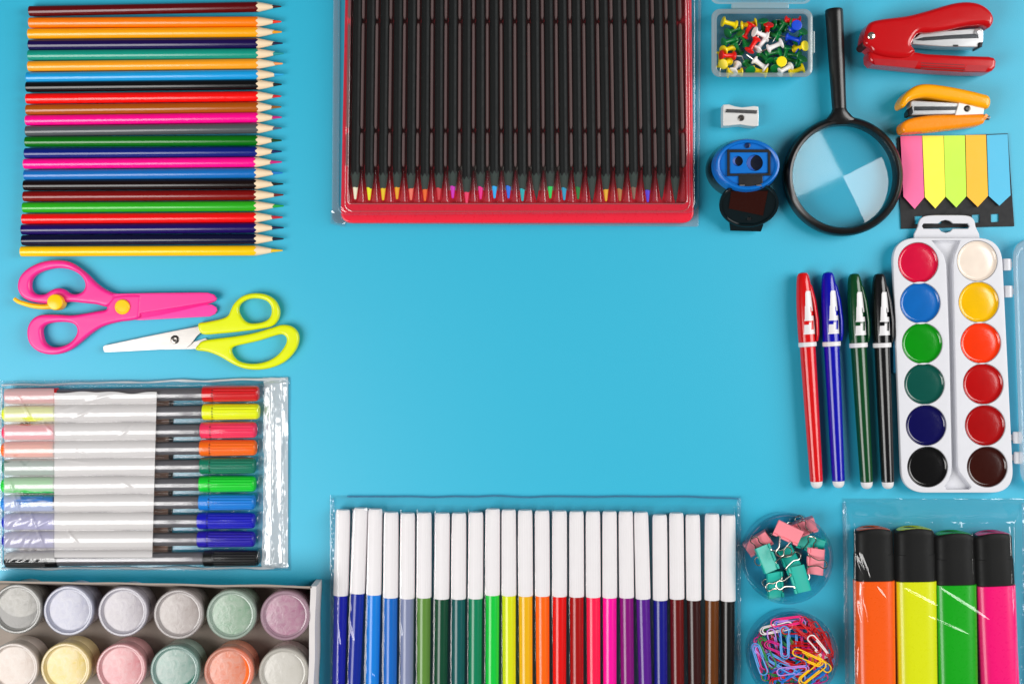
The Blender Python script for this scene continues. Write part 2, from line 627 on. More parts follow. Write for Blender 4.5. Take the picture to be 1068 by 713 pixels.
# the clear case round the tray
case = thing('clear_case', 'clear plastic case with a flanged rim around the red pencil tray', 'case', W(540, 90))
CASE = clear('mat_case', '#f6fafb', f0=.045, rough=.07, bump=.05, bscale=60)
FLANGE = clear('mat_flange', '#f0f6f8', f0=.07, rough=.14, milk=.16, bump=.4, bscale=110)
bm = bmesh.new()
rs = []
for k in range(9):
    a_ = PI / 2 * k / 8
    e, z = 4.0 * (1 - math.cos(a_)), .0112 + .0032 * math.sin(a_)
    if k == 0:
        rs.append(wl(rquad([(352, -68), (730, -68), (729, 223), (351, 225)], 12), .0012))
    rs.append(wl(rquad([(353 + e, -67 + e), (727 - e, -67 + e), (727 - e, 222.5 - e), (352 + e, 224.5 - e)], 12), z))
rs.append(wl(rquad([(359, -61), (721, -61), (721, 216.5), (358, 218.5)], 10), .01441))
rings(bm, rs, cap0=False, cap1=True)
put('cover', bm, CASE, case, sharp=45)
bm = plate([wl(rquad([(348, -72), (732, -72), (728.5, 236.5), (346, 233)], [6, 6, 2, 9]), .001), wl(rquad([(355, -64), (728, -64), (727.5, 221), (353.5, 223)], 12), .001)], .5 * mm, 1.1 * mm, .2 * mm)
put('flange', bm, FLANGE, case)

bm = bmesh.new()
sheet(bm, 344.5, 360, 221, 235, 40, 36, lambda x, y: 1.2 * mm + 1.5 * mm * abs(nz(x, y, .09, 3)) * ss(344, 348, x) * ss(236, 230, y), lambda x, y: (x, y + .25 * (x - 352)))
put('crumpled_corner', bm, clear('mat_corner', '#eef6f8', f0=.12, rough=.1, milk=.08), case, sharp=0)

# ------------------------------------------------------------------ push pins
def clearbox(root, name, rs_px, mat, t=1.):
    bm = bmesh.new()
    rings(bm, [wl(p, z) for p, z in rs_px], cap0=True, cap1=False)
    return put(name, bm, mat, root)


pinbox = thing('pin_box', 'small clear hinged box full of mixed push pins, lid open', 'box', W(795, 48))
FROST = clear('mat_frosted', '#e4f0f2', f0=.06, rough=.22, milk=.30, milk_col='#e8f2f4', bump=.2, bscale=80)
FROST2 = clear('mat_frosted_floor', '#dceef2', f0=.04, rough=.3, milk=.10, milk_col='#d8ecf2', bump=.2, bscale=80)
hb = 19 * mm
outer = rrect(742, 9.5, 847.5, 80.5, 9)
inner = rrect(747.5, 14.5, 842.5, 76, 6)
bm = bmesh.new()
oo = [Vector((p[0], p[1])) for p in outer]
rings(bm, [wl(rrect(744.5, 12, 845, 79.5, 8), .0002 + hb * 0), wl(rrect(743, 10.5, 846.5, 80.5, 9), hb * .6), wl(outer, hb), wl(rrect(743, 10.5, 846.5, 79.7, 8.5), hb + .6 * mm), wl(rrect(746.5, 13.5, 843.5, 77, 7), hb + .6 * mm), wl(inner, hb), wl(rrect(747.5, 14.5, 842.5, 76, 6), 1.6 * mm)], cap0=False, cap1=False)
put('walls', bm, FROST, pinbox)
put('floor', plate([wl(rrect(744.8, 12.3, 844.8, 79.3, 8), .001)], .3 * mm, 1.4 * mm), FROST2, pinbox)
bm = bmesh.new()
box(bm, W(763, 0, .018).x, W(823, 0, .018).x, W(0, 8.8, .018).y, W(0, 3, .018).y, 15 * mm, 18 * mm, .8 * mm)
put('hinge', bm, FROST, pinbox)
bm = bmesh.new()
box(bm, W(847, 0, .015).x, W(849.3, 0, .015).x, W(0, 56, .015).y, W(0, 33, .015).y, 8 * mm, 17 * mm, .5 * mm)
put('latch', bm, FROST, pinbox)
bm = bmesh.new()
rings(bm, [wl(rrect(742, -70, 845, 3.4, 9), .0165), wl(rrect(740.5, -71.5, 846.5, 4.4, 9), .0185), wl(rrect(743, -69, 844, 2.2, 8), .0185), wl(rrect(746, -66, 841, -1, 7), .0130)], cap0=False, cap1=True)
put('lid', bm, FROST, pinbox)

PINC = {'yellow': '#f6d80c', 'red': '#e01410', 'white': '#ece8e8', 'green': '#0c7434', 'blue': '#1044c8'}
NEEDLE = solid('#c8c4bc', rough=.25, metal=1)


def push_pin(root, col):
    """axis +Z: head disc at the bottom (z=0) up to the needle"""
    bm = bmesh.new()
    lathe(bm, [(3.4 * mm, 0), (4.0 * mm, .35 * mm), (4.1 * mm, 1.0 * mm), (3.6 * mm, 1.4 * mm), (2.1 * mm, 1.9 * mm), (1.75 * mm, 3.5 * mm), (1.65 * mm, 6 * mm), (1.9 * mm, 9 * mm),
               (2.3 * mm, 10.3 * mm), (3.3 * mm, 10.8 * mm), (3.6 * mm, 11.3 * mm), (3.2 * mm, 12.1 * mm), (1.2 * mm, 12.6 * mm)], seg=20)
    put('grip', bm, solid(PINC[col], rough=.28, var=.06, sss=.1 if col in 'whiteyellow' else 0), root, world=False)
    bm = bmesh.new()
    lathe(bm, [(.5 * mm, 12 * mm), (.5 * mm, 17 * mm), (.05 * mm, 19.5 * mm)], seg=8)
    put('needle', bm, NEEDLE, root, world=False)


pins = [  # colour, head disc, other end (zoom window), z of the axis mm, where
    ('yellow', (130, 160), (240, 182), 11, 'against the far left corner of the pin box'),
    ('yellow', (385, 172), (268, 190), 10, 'behind the red pins near the far wall'),
    ('red', (350, 175), (295, 270), 13, 'under the white pin near the middle'),
    ('red', (328, 382), (392, 280), 14, 'standing out beside the grey-white pin, head towards the near wall'),
    ('white', (365, 235), (462, 262), 16, 'lying highest, above the red ones'),
    ('white', (388, 372), (455, 280), 13, 'dull one in the shade under the highest white pin'),
    ('white', (463, 365), (576, 318), 16, 'lying level between the two blues and the dull white pin'),
    ('green', (425, 160), (440, 230), 10, 'standing on edge at the far wall'),
    ('green', (500, 190), (590, 205), 9, 'under a needle near the far wall'),
    ('green', (560, 230), (600, 160), 12, 'leaning beside the red pin at the far right'),
    ('red', (462, 195), (455, 260), 8, 'peeping out behind the highest white pin'),
    ('red', (595, 148), (712, 158), 13, 'lying level in the far right corner'),
    ('blue', (672, 202), None, 15, 'facing up with its round head, far right'),
    ('blue', (605, 270), (715, 302), 14, 'lying level below the round blue head'),
    ('blue', (640, 320), (705, 385), 11, 'underneath the level blue pin'),
    ('green', (550, 275), (480, 245), 11, 'with its needle over the middle of the heap'),
    ('green', (712, 250), (690, 300), 7, 'half hidden by the blue pins at the right wall'),
    ('yellow', (728, 362), (690, 365), 9, 'on edge against the right wall'),
    ('green', (612, 345), (600, 425), 12, 'beside the yellow round head'),
    ('green', (250, 205), (165, 250), 10, 'in the left far cluster, topmost'),
    ('green', (135, 320), (240, 285), 12, 'shiny one lying level at the left wall'),
    ('green', (215, 310), (265, 385), 10, 'between the left wall cluster and the red head'),
    ('yellow', (200, 350), (130, 385), 10, 'over the end of the red pin at the left wall'),
    ('red', (222, 408), (95, 412), 14, 'lying level against the left wall'),
    ('yellow', (110, 385), (105, 500), 9, 'crossing under the red pin at the left wall'),
    ('yellow', (160, 470), (110, 500), 7, 'lowest of the yellow ones at the left wall'),
    ('white', (245, 480), (205, 560), 14, 'with a white head showing in the near left corner'),
    ('yellow', (165, 540), (300, 536), 13, 'lying along the near wall, left'),
    ('green', (318, 485), (330, 560), 10, 'between two yellow ones at the near wall'),
    ('yellow', (350, 515), (465, 548), 13, 'along the near wall below the long white pin'),
    ('white', (360, 436), (458, 510), 14, 'slanting towards the near wall'),
    ('green', (425, 400), (480, 465), 11, 'right of the slanting white pin'),
    ('green', (455, 450), (500, 540), 10, 'at the near wall, beside the slanting white pin'),
    ('green', (560, 385), (480, 395), 10, 'under the level white pin'),
    ('yellow', (563, 468), None, 16, 'facing up with its round head'),
    ('white', (648, 485), (548, 545), 14, 'lying under the yellow round head at the near wall'),
    ('yellow', (738, 505), (630, 555), 13, 'in the near right corner'),
    ('green', (715, 445), (690, 500), 9, 'above the yellow pin in the near right corner'),
    ('green', (625, 400), (700, 420), 9, 'with its needle towards the right wall'),
    ('green', (510, 530), (520, 470), 8, 'deep at the near wall'),
    ('green', (690, 480), (620, 440), 7, 'deep behind the near right corner'),
    ('green', (300, 320), (250, 260), 7, 'deep under the middle reds'),
    ('green', (640, 190), (560, 180), 6, 'deep under the far right red'),
]
for col, hd, en, z, where in pins:
    r = thing('push_pin', f'{col} push pin {where}', 'push pin', group='push pins heaped in the clear box')
    push_pin(r, col)
    z = (z - 1.5) * mm
    PS = .87
    if en is not None:
        cl = lambda q: (min(742, max(118, q[0])), min(540, max(125, q[1])))
        hd, en = cl(hd), cl(en)
        far = lambda q: max(abs(q[0] - 428) / 340, abs(q[1] - 325) / 240)
        if far(en) > far(hd):             # needles point into the heap
            hd, en = en, hd
    a = W(735 + hd[0] / 7.12, hd[1] / 7.12, z)
    if en is None:
        d = Vector((R.uniform(-.12, .12), R.uniform(.0, .15), -1)).normalized()
        a.z = 19.2 * mm
    else:
        b = W(735 + en[0] / 7.12, en[1] / 7.12, z)
        d = (b - a)
        d.z = R.uniform(-.12, .15) * .012
        want = 12.6 * mm * PS
        if d.length < want:           # foreshortened: the rest is slope
            d.z = -math.sqrt(max(0, want ** 2 - d.x ** 2 - d.y ** 2)) * .55
        d.normalize()
        low = a.z + d.z * 19.5 * PS * mm
        if low < 2 * mm:
            a.z += 2 * mm - low
    r.location = a
    r.scale = (PS, PS, PS)
    r.rotation_mode = 'QUATERNION'
    r.rotation_quaternion = Vector((0, 0, 1)).rotation_difference(d)

# ------------------------------------------------------------------ little metal sharpener
ms = thing('metal_sharpener', 'small silver wedge pencil sharpener beside the pin box', 'pencil sharpener', W(772.5, 121))
MAG = solid('#e6e6e4', rough=.34, metal=.35, var=.06, bump=.1, bscale=700, stretch=(.1, 1, 1))
DARK = solid('#141416', rough=.45)
STEEL = solid('#b4b6b8', rough=.22, metal=1, var=.05)
o_ = zm([(92, 68), (120, 66), (150, 76), (185, 81), (215, 78), (245, 74), (266, 78), (268, 130), (266, 172), (240, 176), (210, 172), (180, 166), (150, 168), (120, 172), (92, 172), (90, 120)], 735, 95, 4.753)
put('body', plate([wl(o_, .01)], 0, 10 * mm, .4 * mm), MAG, ms)
bm = bmesh.new()
Mx = Matrix.Translation(W(773.5, 116.3, .0104)) @ Matrix.Rotation(math.radians(-2.5), 4, 'Z')
box(bm, -10.5 * mm, 10.5 * mm, -1.2 * mm, 1.1 * mm, -.5 * mm, .35 * mm, .1 * mm, M=Mx)
bl = put('blade', bm, STEEL, ms)
bm = bmesh.new()
box(bm, -10.8 * mm, 10 * mm, -.35 * mm, .35 * mm, 0 * mm, .25 * mm, M=Matrix.Translation(W(773.3, 117.5, .0103)) @ Matrix.Rotation(math.radians(-2.5), 4, 'Z'))
put('slot', bm, DARK, ms)
bm = bmesh.new()
lathe(bm, [(2.1 * mm, 9.6 * mm), (2.1 * mm, 10.5 * mm), (1.6 * mm, 10.9 * mm), (.9 * mm, 10.9 * mm), (.6 * mm, 10.4 * mm)], o=W(773, 123.2, .01) * Vector((1, 1, 0)).length / Vector((1, 1, 0)).length - Vector((0, 0, .01)), seg=24)
put('screw', bm, solid('#706c68', rough=.35, metal=1), ms)
bm = bmesh.new()
lathe(bm, [(3.6 * mm, 0), (3.6 * mm, .6 * mm), (2.9 * mm, .6 * mm), (2.9 * mm, .2 * mm)], o=W(754.4, 118, .005) - Vector((.0001, 0, 0)), d=Vector((-1, 0, 0)), seg=24)
put('pencil_hole', bm, DARK, ms)

# ------------------------------------------------------------------ blue container sharpener
bsx, bsy = 780, 171.4
top = 30 * mm
bc = W(bsx, bsy, top)
bs = thing('container_sharpener', 'blue two-hole sharpener on a smoky oval container, flap open', 'pencil sharpener', (bc.x, bc.y, 0))
BLUE = solid('#0468c0', rough=.3, var=.05)
SMOKE = solid('#08161a', rough=.12, var=.1, spec=.6)
kk = S * (H - top) / H
ax, ay = 33.7 * kk, 26.7 * kk


def oval(a, b, z, n=56):
    return [Vector((bc.x + a * math.cos(2 * PI * i / n), bc.y + b * math.sin(2 * PI * i / n), z)) for i in range(n)]


bm = bmesh.new()
rings(bm, [oval(ax * 1.06, ay * 1.08, .2 * mm), oval(ax * 1.12, ay * 1.16, 1.5 * mm), oval(ax * 1.11, ay * 1.14, 12 * mm), oval(ax * 1.02, ay * 1.02, 22.5 * mm)])
put('container', bm, SMOKE, bs)
bm = bmesh.new()
rings(bm, [oval(ax * 1.05, ay * 1.07, 18 * mm), oval(ax * 1.055, ay * 1.075, 19 * mm), oval(ax * 1.03, ay * 1.04, 25 * mm), oval(ax, ay, 28.4 * mm), oval(ax * .975, ay * .97, 29.6 * mm), oval(ax * .93, ay * .92, 30 * mm), oval(ax * .88, ay * .86, 29.4 * mm), oval(ax * .86, ay * .84, 28 * mm)])
put('cap_ring', bm, BLUE, bs)


def qbox(name, x0, y0, x1, y1, z0, z1, mat, root, bev=.2 * mm):
    bm = bmesh.new()
    a, b = W(x0, y0, z1), W(x1, y1, z1)
    box(bm, a.x, b.x, b.y, a.y, z0, z1, bev)
    return put(name, bm, mat, root)


zp = 28 * mm
fr = plate([wl([(758.2, 156.3), (803.3, 156.3), (803.3, 183.4), (758.2, 183.8)], zp), wl([(760.8, 159.2), (800.8, 159.2), (800.8, 181), (760.8, 181.6)], zp)], 27.5 * mm, 29.4 * mm, .15 * mm)
put('window_frame', fr, DARK, bs)
pl = plate([wl([(761, 159), (800.6, 159), (800.6, 180), (761, 181)], zp), wl(circle(769.3, 168.2, 5.4, 28), zp), wl(circle(787, 170, 8.5, 36), zp)], 27.8 * mm, 28.6 * mm, .1 * mm)
put('insert', pl, BLUE, bs)
for (cx, cy, rr) in ((769.3, 168.2, 5.4), (787, 170, 8.5)):
    bm = bmesh.new()
    c = W(cx, cy, zp)
    r0 = rr * kk
    lathe(bm, [(r0, 28.55 * mm), (r0 * .98, 28.2 * mm), (r0 * .6, 28.06 * mm), (r0 * .1, 28.03 * mm)], o=Vector((c.x, c.y, 0)), seg=32, cap0=False)
    hole = put('pencil_hole', bm, solid('#020a1e', rough=.3), bs)
    bm = bmesh.new()
    arc = [math.radians(100 + 160 * i / 14) for i in range(15)]
    o1 = [Vector((c.x + r0 * .97 * math.cos(t), c.y + r0 * .97 * math.sin(t), 28.45 * mm)) for t in arc]
    o2 = [Vector((c.x + r0 * (.34 + .86 * math.cos(t)), c.y + r0 * .90 * math.sin(t), 28.1 * mm)) for t in arc]
    rings(bm, [o1, o2], closed=False, cap0=False, cap1=False)
    put('lit_crescent', bm, solid('#08459c', rough=.35), hole)  # lit side of the hole painted as a blue crescent in the near-black dish
bm = bmesh.new()
c = W(779.8, 151.6, .029)
lathe(bm, [(1.9 * mm, 27.9 * mm), (1.9 * mm, 28.7 * mm), (1.3 * mm, 28.9 * mm), (.8 * mm, 28.4 * mm)], o=Vector((c.x, c.y, 0)), seg=20)
put('screw', bm, solid('#0a2450', rough=.35), bs)
qbox('hinge', 770.5, 181, 795.5, 196, 24 * mm, 29.2 * mm, DARK, bs, .5 * mm)
for x in (774, 791.5):
    bm = bmesh.new()
    a = W(x, 193.3, .0296)
    lathe(bm, [(.55 * mm, -1.7 * mm), (.55 * mm, 1.7 * mm)], o=a, d=Vector((1, 0, 0)), seg=10)
    put('hinge_pin', bm, solid('#d8d8d4', rough=.3, metal=1), bs)
# flap sloping down towards the front
hp = W(784, 190, .028)
tilt = math.radians(38)
ex = Vector((1, -.03, 0)).normalized()
ey = Vector((0, -math.cos(tilt), -math.sin(tilt)))
en = ex.cross(ey)
if en.z < 0:
    en = -en


def flap(u, v, w=0.):
    return hp + ex * u + ey * v + en * w


FLAP = clear('mat_flap', '#3c5c58', f0=.06, rough=.14, milk=.55, milk_col='#10201c')
ra, rb = 20 * mm, 18 * mm
vc = rb * .96
bm = bmesh.new()
el = lambda k, w: [flap(ra * k * math.cos(2 * PI * i / 48), vc + rb * k * math.sin(2 * PI * i / 48), w) for i in range(48)]
rings(bm, [el(.97, -1.6 * mm), el(1, -1 * mm), el(1, .9 * mm), el(.96, 1.2 * mm), el(.91, .9 * mm), el(.89, -.2 * mm)])
fl = put('flap', bm, SMOKE, bs)
bm = bmesh.new()
rings(bm, [[flap(x, y, w) for x, y in ((-13 * mm, vc - 10 * mm), (11.5 * mm, vc - 11 * mm), (10.5 * mm, vc + 8.5 * mm), (-13.2 * mm, vc + 3.5 * mm))] for w in (-.1 * mm, .5 * mm)])
put('flap_window', bm, solid('#2c0c06', rough=.25), fl)
bm = bmesh.new()
rings(bm, [[flap(x * mm, vc + rb * .93 + y * mm, w) for x, y in ((-11.5, -1), (11.5, -1), (10.5, 4.2), (-10.5, 4.2))] for w in (-1.5 * mm, 1.0 * mm)])
put('thumb_tab', bm, SMOKE, fl)
bm = bmesh.new()
lathe(bm, [(1.3 * mm, -.2 * mm), (1.3 * mm, .8 * mm), (.7 * mm, 1 * mm)], o=flap(1.5 * mm, vc + 11.5 * mm), d=en, seg=16)
put('peg', bm, DARK, fl)

# ------------------------------------------------------------------ magnifier
mg = thing('magnifying_glass', 'black framed magnifying glass with a long black handle', 'magnifier', W(879.5, 184))
BLK = solid('#0c0c0d', rough=.3, var=.05, spec=.55)
zc = 8 * mm
lc_ = W(879.3, 184, zc)
lc_.z = 0
kz = S * (H - zc) / H
ro, ri = 62 * kz, 53.6 * kz
bm = bmesh.new()
pr = [(ri, 3 * mm), (ri, 11 * mm), (ri + .8 * mm, 12.4 * mm), (ri + 2.2 * mm, 12.8 * mm), (ro - 1.4 * mm, 11.8 * mm), (ro, 9.5 * mm), (ro, 4 * mm), (ro - 1.5 * mm, 1.4 * mm), (ri + 1 * mm, .6 * mm), (ri, 3 * mm)]
lathe(bm, pr, o=lc_, seg=96, cap0=False, cap1=False)
put('rim', bm, BLK, mg)
bm = bmesh.new()
LENS_TILT = (4.63, 3.84)          # lean added so the lens mirrors the softbox corner
rc = .42                       # radius of curvature of each face
n_ = 28
sag = rc - math.sqrt(rc * rc - ri * ri)
for sgn in (1, -1):
    prof = []
    for i in range(n_ + 1):
        rr = ri * i / n_
        prof.append((max(rr, 1e-5), sgn * (.8 * mm + (math.sqrt(rc * rc - rr * rr) - rc + sag) * .5)))
    # true sphere caps of half that sag keep the faces smooth
    lathe(bm, prof, o=lc_ + Vector((0, 0, 6.6 * mm)), d=Vector((math.tan(math.radians(LENS_TILT[0])), math.tan(math.radians(LENS_TILT[1])), 1)), seg=72, cap0=True, cap1=False)
put('lens', bm, clear('mat_lens', '#f4fbfc', f0=.042, rough=.02, edge=.2), mg, sharp=0)
ha, hb_ = W(869.8, 10, .009), W(875.8, 123, .009)
d = (hb_ - ha)
bm = bmesh.new()
Lh = d.length
lathe(bm, [(5.6 * mm, .1 * mm), (6.0 * mm, .8 * mm), (6.05 * mm, 3 * mm), (5.0 * mm, Lh * .8), (4.7 * mm, Lh - 1 * mm)], o=ha, d=d, seg=40)
put('handle', bm, BLK, mg)
bm = bmesh.new()
dn = d.normalized()
pf = []
rs = []
sx = Vector((dn.y, -dn.x, 0))
for t_, a, b in ((-6, 4.9, 4.9), (-4, 5.6, 5.2), (0, 9.0, 5.2), (3.5, 15.5, 4.6), (5, 18, 4.0)):
    cpt = hb_ + dn * t_ * mm
    rs.append([cpt + sx * a * mm * math.cos(2 * PI * i / 32) + Vector((0, 0, 1)) * b * mm * math.sin(2 * PI * i / 32) - Vector((0, 0, max(0, t_) * .25 * mm)) for i in range(32)])
rings(bm, rs)
put('collar', bm, BLK, mg)

# ------------------------------------------------------------------ staplers
ZS = (885, 0, 5.094)
RED = solid('#b8060e', rough=.2, var=.04, coat=.3)
REDM = solid('#a80c18', rough=.3, var=.08)
CHROME = solid('#e0e2e4', rough=.2, metal=.7, var=.06, vscale=60, stretch=(.3, 2, 2))
CHROMED = solid('#5c6064', rough=.2, metal=1)
rst = thing('stapler', 'red stapler lying on its side, jaws open', 'stapler', W(965, 42))
zt = 22 * mm
hd = smooth_loop(zm([(80, 240), (79, 205), (90, 157), (114, 121), (180, 104), (300, 89), (400, 65), (500, 35), (570, 18), (640, 14), (700, 28), (745, 60), (766, 100), (758, 135), (738, 152), (705, 138), (620, 143), (520, 163), (430, 176), (372, 178), (345, 205), (330, 240), (350, 278), (300, 310), (200, 305), (130, 285), (110, 262)], *ZS), 4)
put('handle', plate([wl(hd, zt * .84)], 1.5 * mm, zt, 3.2 * mm, 4), RED, rst)
bo = zm([(112, 265), (220, 268), (330, 272), (350, 281), (400, 290), (600, 301), (740, 304), (768, 312), (778, 330), (774, 362), (758, 380), (735, 388), (600, 386), (400, 374), (220, 356), (125, 345), (106, 325), (102, 290)], *ZS)
base = put('base', plate([wl(bo, .0155)], 1.5 * mm, 19 * mm, 2.6 * mm, 4), RED, rst)
for k in range(3):
    y = 333 + k * 13
    q = zm([(385, y), (618, y + 12), (618, y + 16), (385, y + 5)], *ZS)
    put('groove', plate([wl(q, .019)], 18 * mm, 19.12 * mm), solid('#6c0a14', rough=.4), base)
q = zm([(130, 312), (372, 325), (352, 364), (140, 345)], *ZS)
put('grip_panel', plate([wl(q, .019)], 18 * mm, 19.1 * mm), REDM, base)
q = zm([(632, 345), (745, 350), (728, 380), (612, 378)], *ZS)
put('grip_panel', plate([wl(q, .019)], 18 * mm, 19.1 * mm), REDM, base)
mgz = zm([(338, 214), (385, 178), (450, 172), (600, 158), (705, 150), (716, 160), (716, 215), (706, 246), (690, 252), (500, 248), (340, 236)], *ZS)
mz = put('magazine', plate([wl(mgz, .016)], 5 * mm, 16 * mm, .5 * mm), CHROME, rst)
put('staple_rail', plate([wl(zm([(352, 212), (400, 198), (560, 186), (690, 178), (692, 202), (560, 206), (400, 216)], *ZS), .0168)], 15.5 * mm, 16.6 * mm, .2 * mm), CHROMED, mz)
put('rail_slot', plate([wl(zm([(556, 238), (584, 238), (584, 247), (556, 247)], *ZS), .0166)], 15.5 * mm, 16.4 * mm), DARK, mz)
bm = bmesh.new()
c = W(885 + 684 / 5.094, 170 / 5.094, .017)
lathe(bm, [(2 * mm, -1 * mm), (2 * mm, .3 * mm), (1.3 * mm, .7 * mm), (.2 * mm, .8 * mm)], o=c, seg=20)
put('stud', bm, CHROME, mz)
put('front_plate', plate([wl(zm([(695, 225), (718, 222), (712, 248), (690, 256)], *ZS), .018)], 6 * mm, 17.4 * mm, .5 * mm), solid('#2a2c30', rough=.3, metal=.8), mz)
bm = bmesh.new()
c = W(885 + 121 / 5.094, 191 / 5.094, zt)
lathe(bm, [(2.5 * mm, -1 * mm), (2.5 * mm, .25 * mm), (1.9 * mm, .7 * mm), (.9 * mm, .8 * mm), (.8 * mm, .3 * mm)], o=c, seg=24)
put('rivet', bm, solid('#e0dcd0', rough=.2, metal=1), rst)
bm = bmesh.new()
c = W(885 + 86 / 5.094, 240 / 5.094, .015)
lathe(bm, [(2.6 * mm, -12 * mm), (2.6 * mm, 3 * mm), (1.6 * mm, 4 * mm), (1.4 * mm, 1 * mm)], o=c, seg=20)
put('spring', bm, solid('#3c1012', rough=.6), rst)

yst = thing('stapler', 'small yellow orange stapler lying on its side beneath the red one', 'stapler', W(985, 114))
YEL = solid('#f4a404', rough=.24, var=.04, coat=.2)
YELO = solid('#f08a0c', rough=.26, var=.06)
up = smooth_loop(zm([(272, 562), (275, 535), (300, 498), (350, 460), (410, 447), (500, 456), (600, 474), (700, 497), (742, 511), (753, 540), (745, 570), (718, 577), (600, 549), (480, 530), (400, 520), (330, 535), (300, 566), (284, 574)], *ZS), 4)
put('handle', plate([wl(up, .0155)], 1 * mm, 18 * mm, 3 * mm, 4), YEL, yst)
bo = zm([(278, 668), (296, 645), (345, 626), (450, 612), (600, 609), (730, 609), (738, 622), (722, 642), (692, 665), (500, 690), (320, 706), (284, 702)], *ZS)
put('base', plate([wl(smooth_loop(bo, 3), .0135)], 1 * mm, 16 * mm, 2.6 * mm, 4), YELO, yst)
put('magazine', plate([wl(zm([(332, 540), (345, 535), (585, 547), (572, 606), (335, 612), (328, 600)], *ZS), .014)], 4 * mm, 14 * mm, .5 * mm), CHROME, yst)
put('staple_rail', plate([wl(zm([(352, 566), (578, 566), (574, 584), (350, 588)], *ZS), .0146)], 13 * mm, 14.5 * mm, .2 * mm), CHROMED, yst)
put('front_plate', plate([wl(zm([(318, 590), (340, 560), (346, 600), (330, 616), (318, 612)], *ZS), .0155)], 5 * mm, 15 * mm, .4 * mm), solid('#202226', rough=.3, metal=.7), yst)
put('pivot_block', plate([wl(zm([(588, 546), (722, 574), (718, 606), (568, 612)], *ZS), .0155)], 3 * mm, 15.4 * mm, .4 * mm), solid('#ebe8e4', rough=.35), yst)
bm = bmesh.new()
lathe(bm, [(2.2 * mm, -.5 * mm), (2.2 * mm, .25 * mm), (1.4 * mm, .5 * mm), (1.1 * mm, .1 * mm)], o=W(885 + 631 / 5.094, 578 / 5.094, .0155), seg=20)
put('rivet', bm, solid('#585450', rough=.3, metal=1), yst)
bm = bmesh.new()
pts = [W(885 + (728 + 20 * k / 30) / 5.094, 628 / 5.094, .008) + Vector((0, 1.4 * mm * math.cos(k * .9), 1.4 * mm * math.sin(k * .9))) for k in range(31)]
tube(bm, pts, .3 * mm, 6)
put('spring', bm, STEEL, yst)

# ------------------------------------------------------------------ sticky index flags
ZF = (925, 130, 5.944)
fl_ = thing('index_flag_card', 'black card with five coloured arrow-shaped sticky flag pads', 'sticky flags', W(997, 190))
holes = [zm([(x, y), (x + 48, y - 2), (x + 49, y + 48), (x + 1, y + 50)], *ZF) for x, y in ((172, 568), (290, 565), (408, 562), (527, 559), (645, 555))]
put('backing_card', plate([wl(zm([(65, 82), (750, 55), (790, 630), (88, 646)], *ZF), .001)] + [wl(h, .001) for h in holes], .3 * mm, .9 * mm), solid('#1e1f21', rough=.7, var=.1), fl_)
FLG = [('#fa6ea0', (84, 72), (216, 70), (230, 452), (172, 522), (102, 446)), ('#f8ea50', (220, 70), (350, 69), (362, 448), (300, 519), (236, 450)),
       ('#c0ee50', (353, 69), (483, 68), (492, 444), (430, 513), (364, 446)), ('#fcb83c', (488, 66), (614, 64), (626, 442), (563, 510), (496, 444)), ('#58b8dc', (619, 66), (748, 60), (766, 438), (697, 502), (631, 442))]
for hx, *q in FLG:
    bm = bmesh.new()
    for k in range(7):            # a pad of thin leaves, each a hair askew
        z = .9 * mm + k * .17 * mm
        j = R.uniform(-.35, .35)
        q2 = [(x + j + (0 if i < 2 else R.uniform(-.6, .6)), y + R.uniform(-.5, .5)) for i, (x, y) in enumerate(q)]
        lift = [0, 0, .3 * mm * k / 6, .9 * mm * k / 6, .3 * mm * k / 6]
        pp = [(W(*zm([p], *ZF)[0], z + dz)) for p, dz in zip(q2, lift)]
        rings(bm, [pp, [p + Vector((0, 0, .12 * mm)) for p in pp]])
    put('flag_pad', bm, solid(hx, rough=.75, var=.03, vscale=40), fl_, weld=False)

# ------------------------------------------------------------------ four fineliners
PLW = solid('#d8d6d8', rough=.35)
fl_pens = [('red', '#cc0c10', (837.2, 284), (852, 509)), ('blue', '#0808a0', (863.5, 283.5), (874.8, 508.5)), ('dark green', '#04401c', (890.8, 285), (904.3, 509.5)), ('black', '#0c0c0e', (916.8, 285), (926.2, 509.5))]


def logo_inside(u, v):
    """printed mark on the cap: u across 0..1 in the 215-72 window, v down"""
    X, Y = u, v
    left = 88 - 16 * (Y - 105) / 525
    right = 150 + (45 * (Y - 105) / 265 if Y < 370 else 45 + 20 * (Y - 370) / 260)
    if not (105 <= Y <= 630 and left <= X <= right):
        return False
    if 300 < Y < 360 and 138 < X < 150 + (Y - 300) * .15:
        return False
    if 352 < Y < 408 and 148 < X < 230:
        return False
    if 465 < Y < 515 and X < 126:
        return False
    if 465 < Y < 492 and 126 <= X < 186:
        return False
    if 465 < Y < 582 and 148 < X < 186:
        return False
    return True


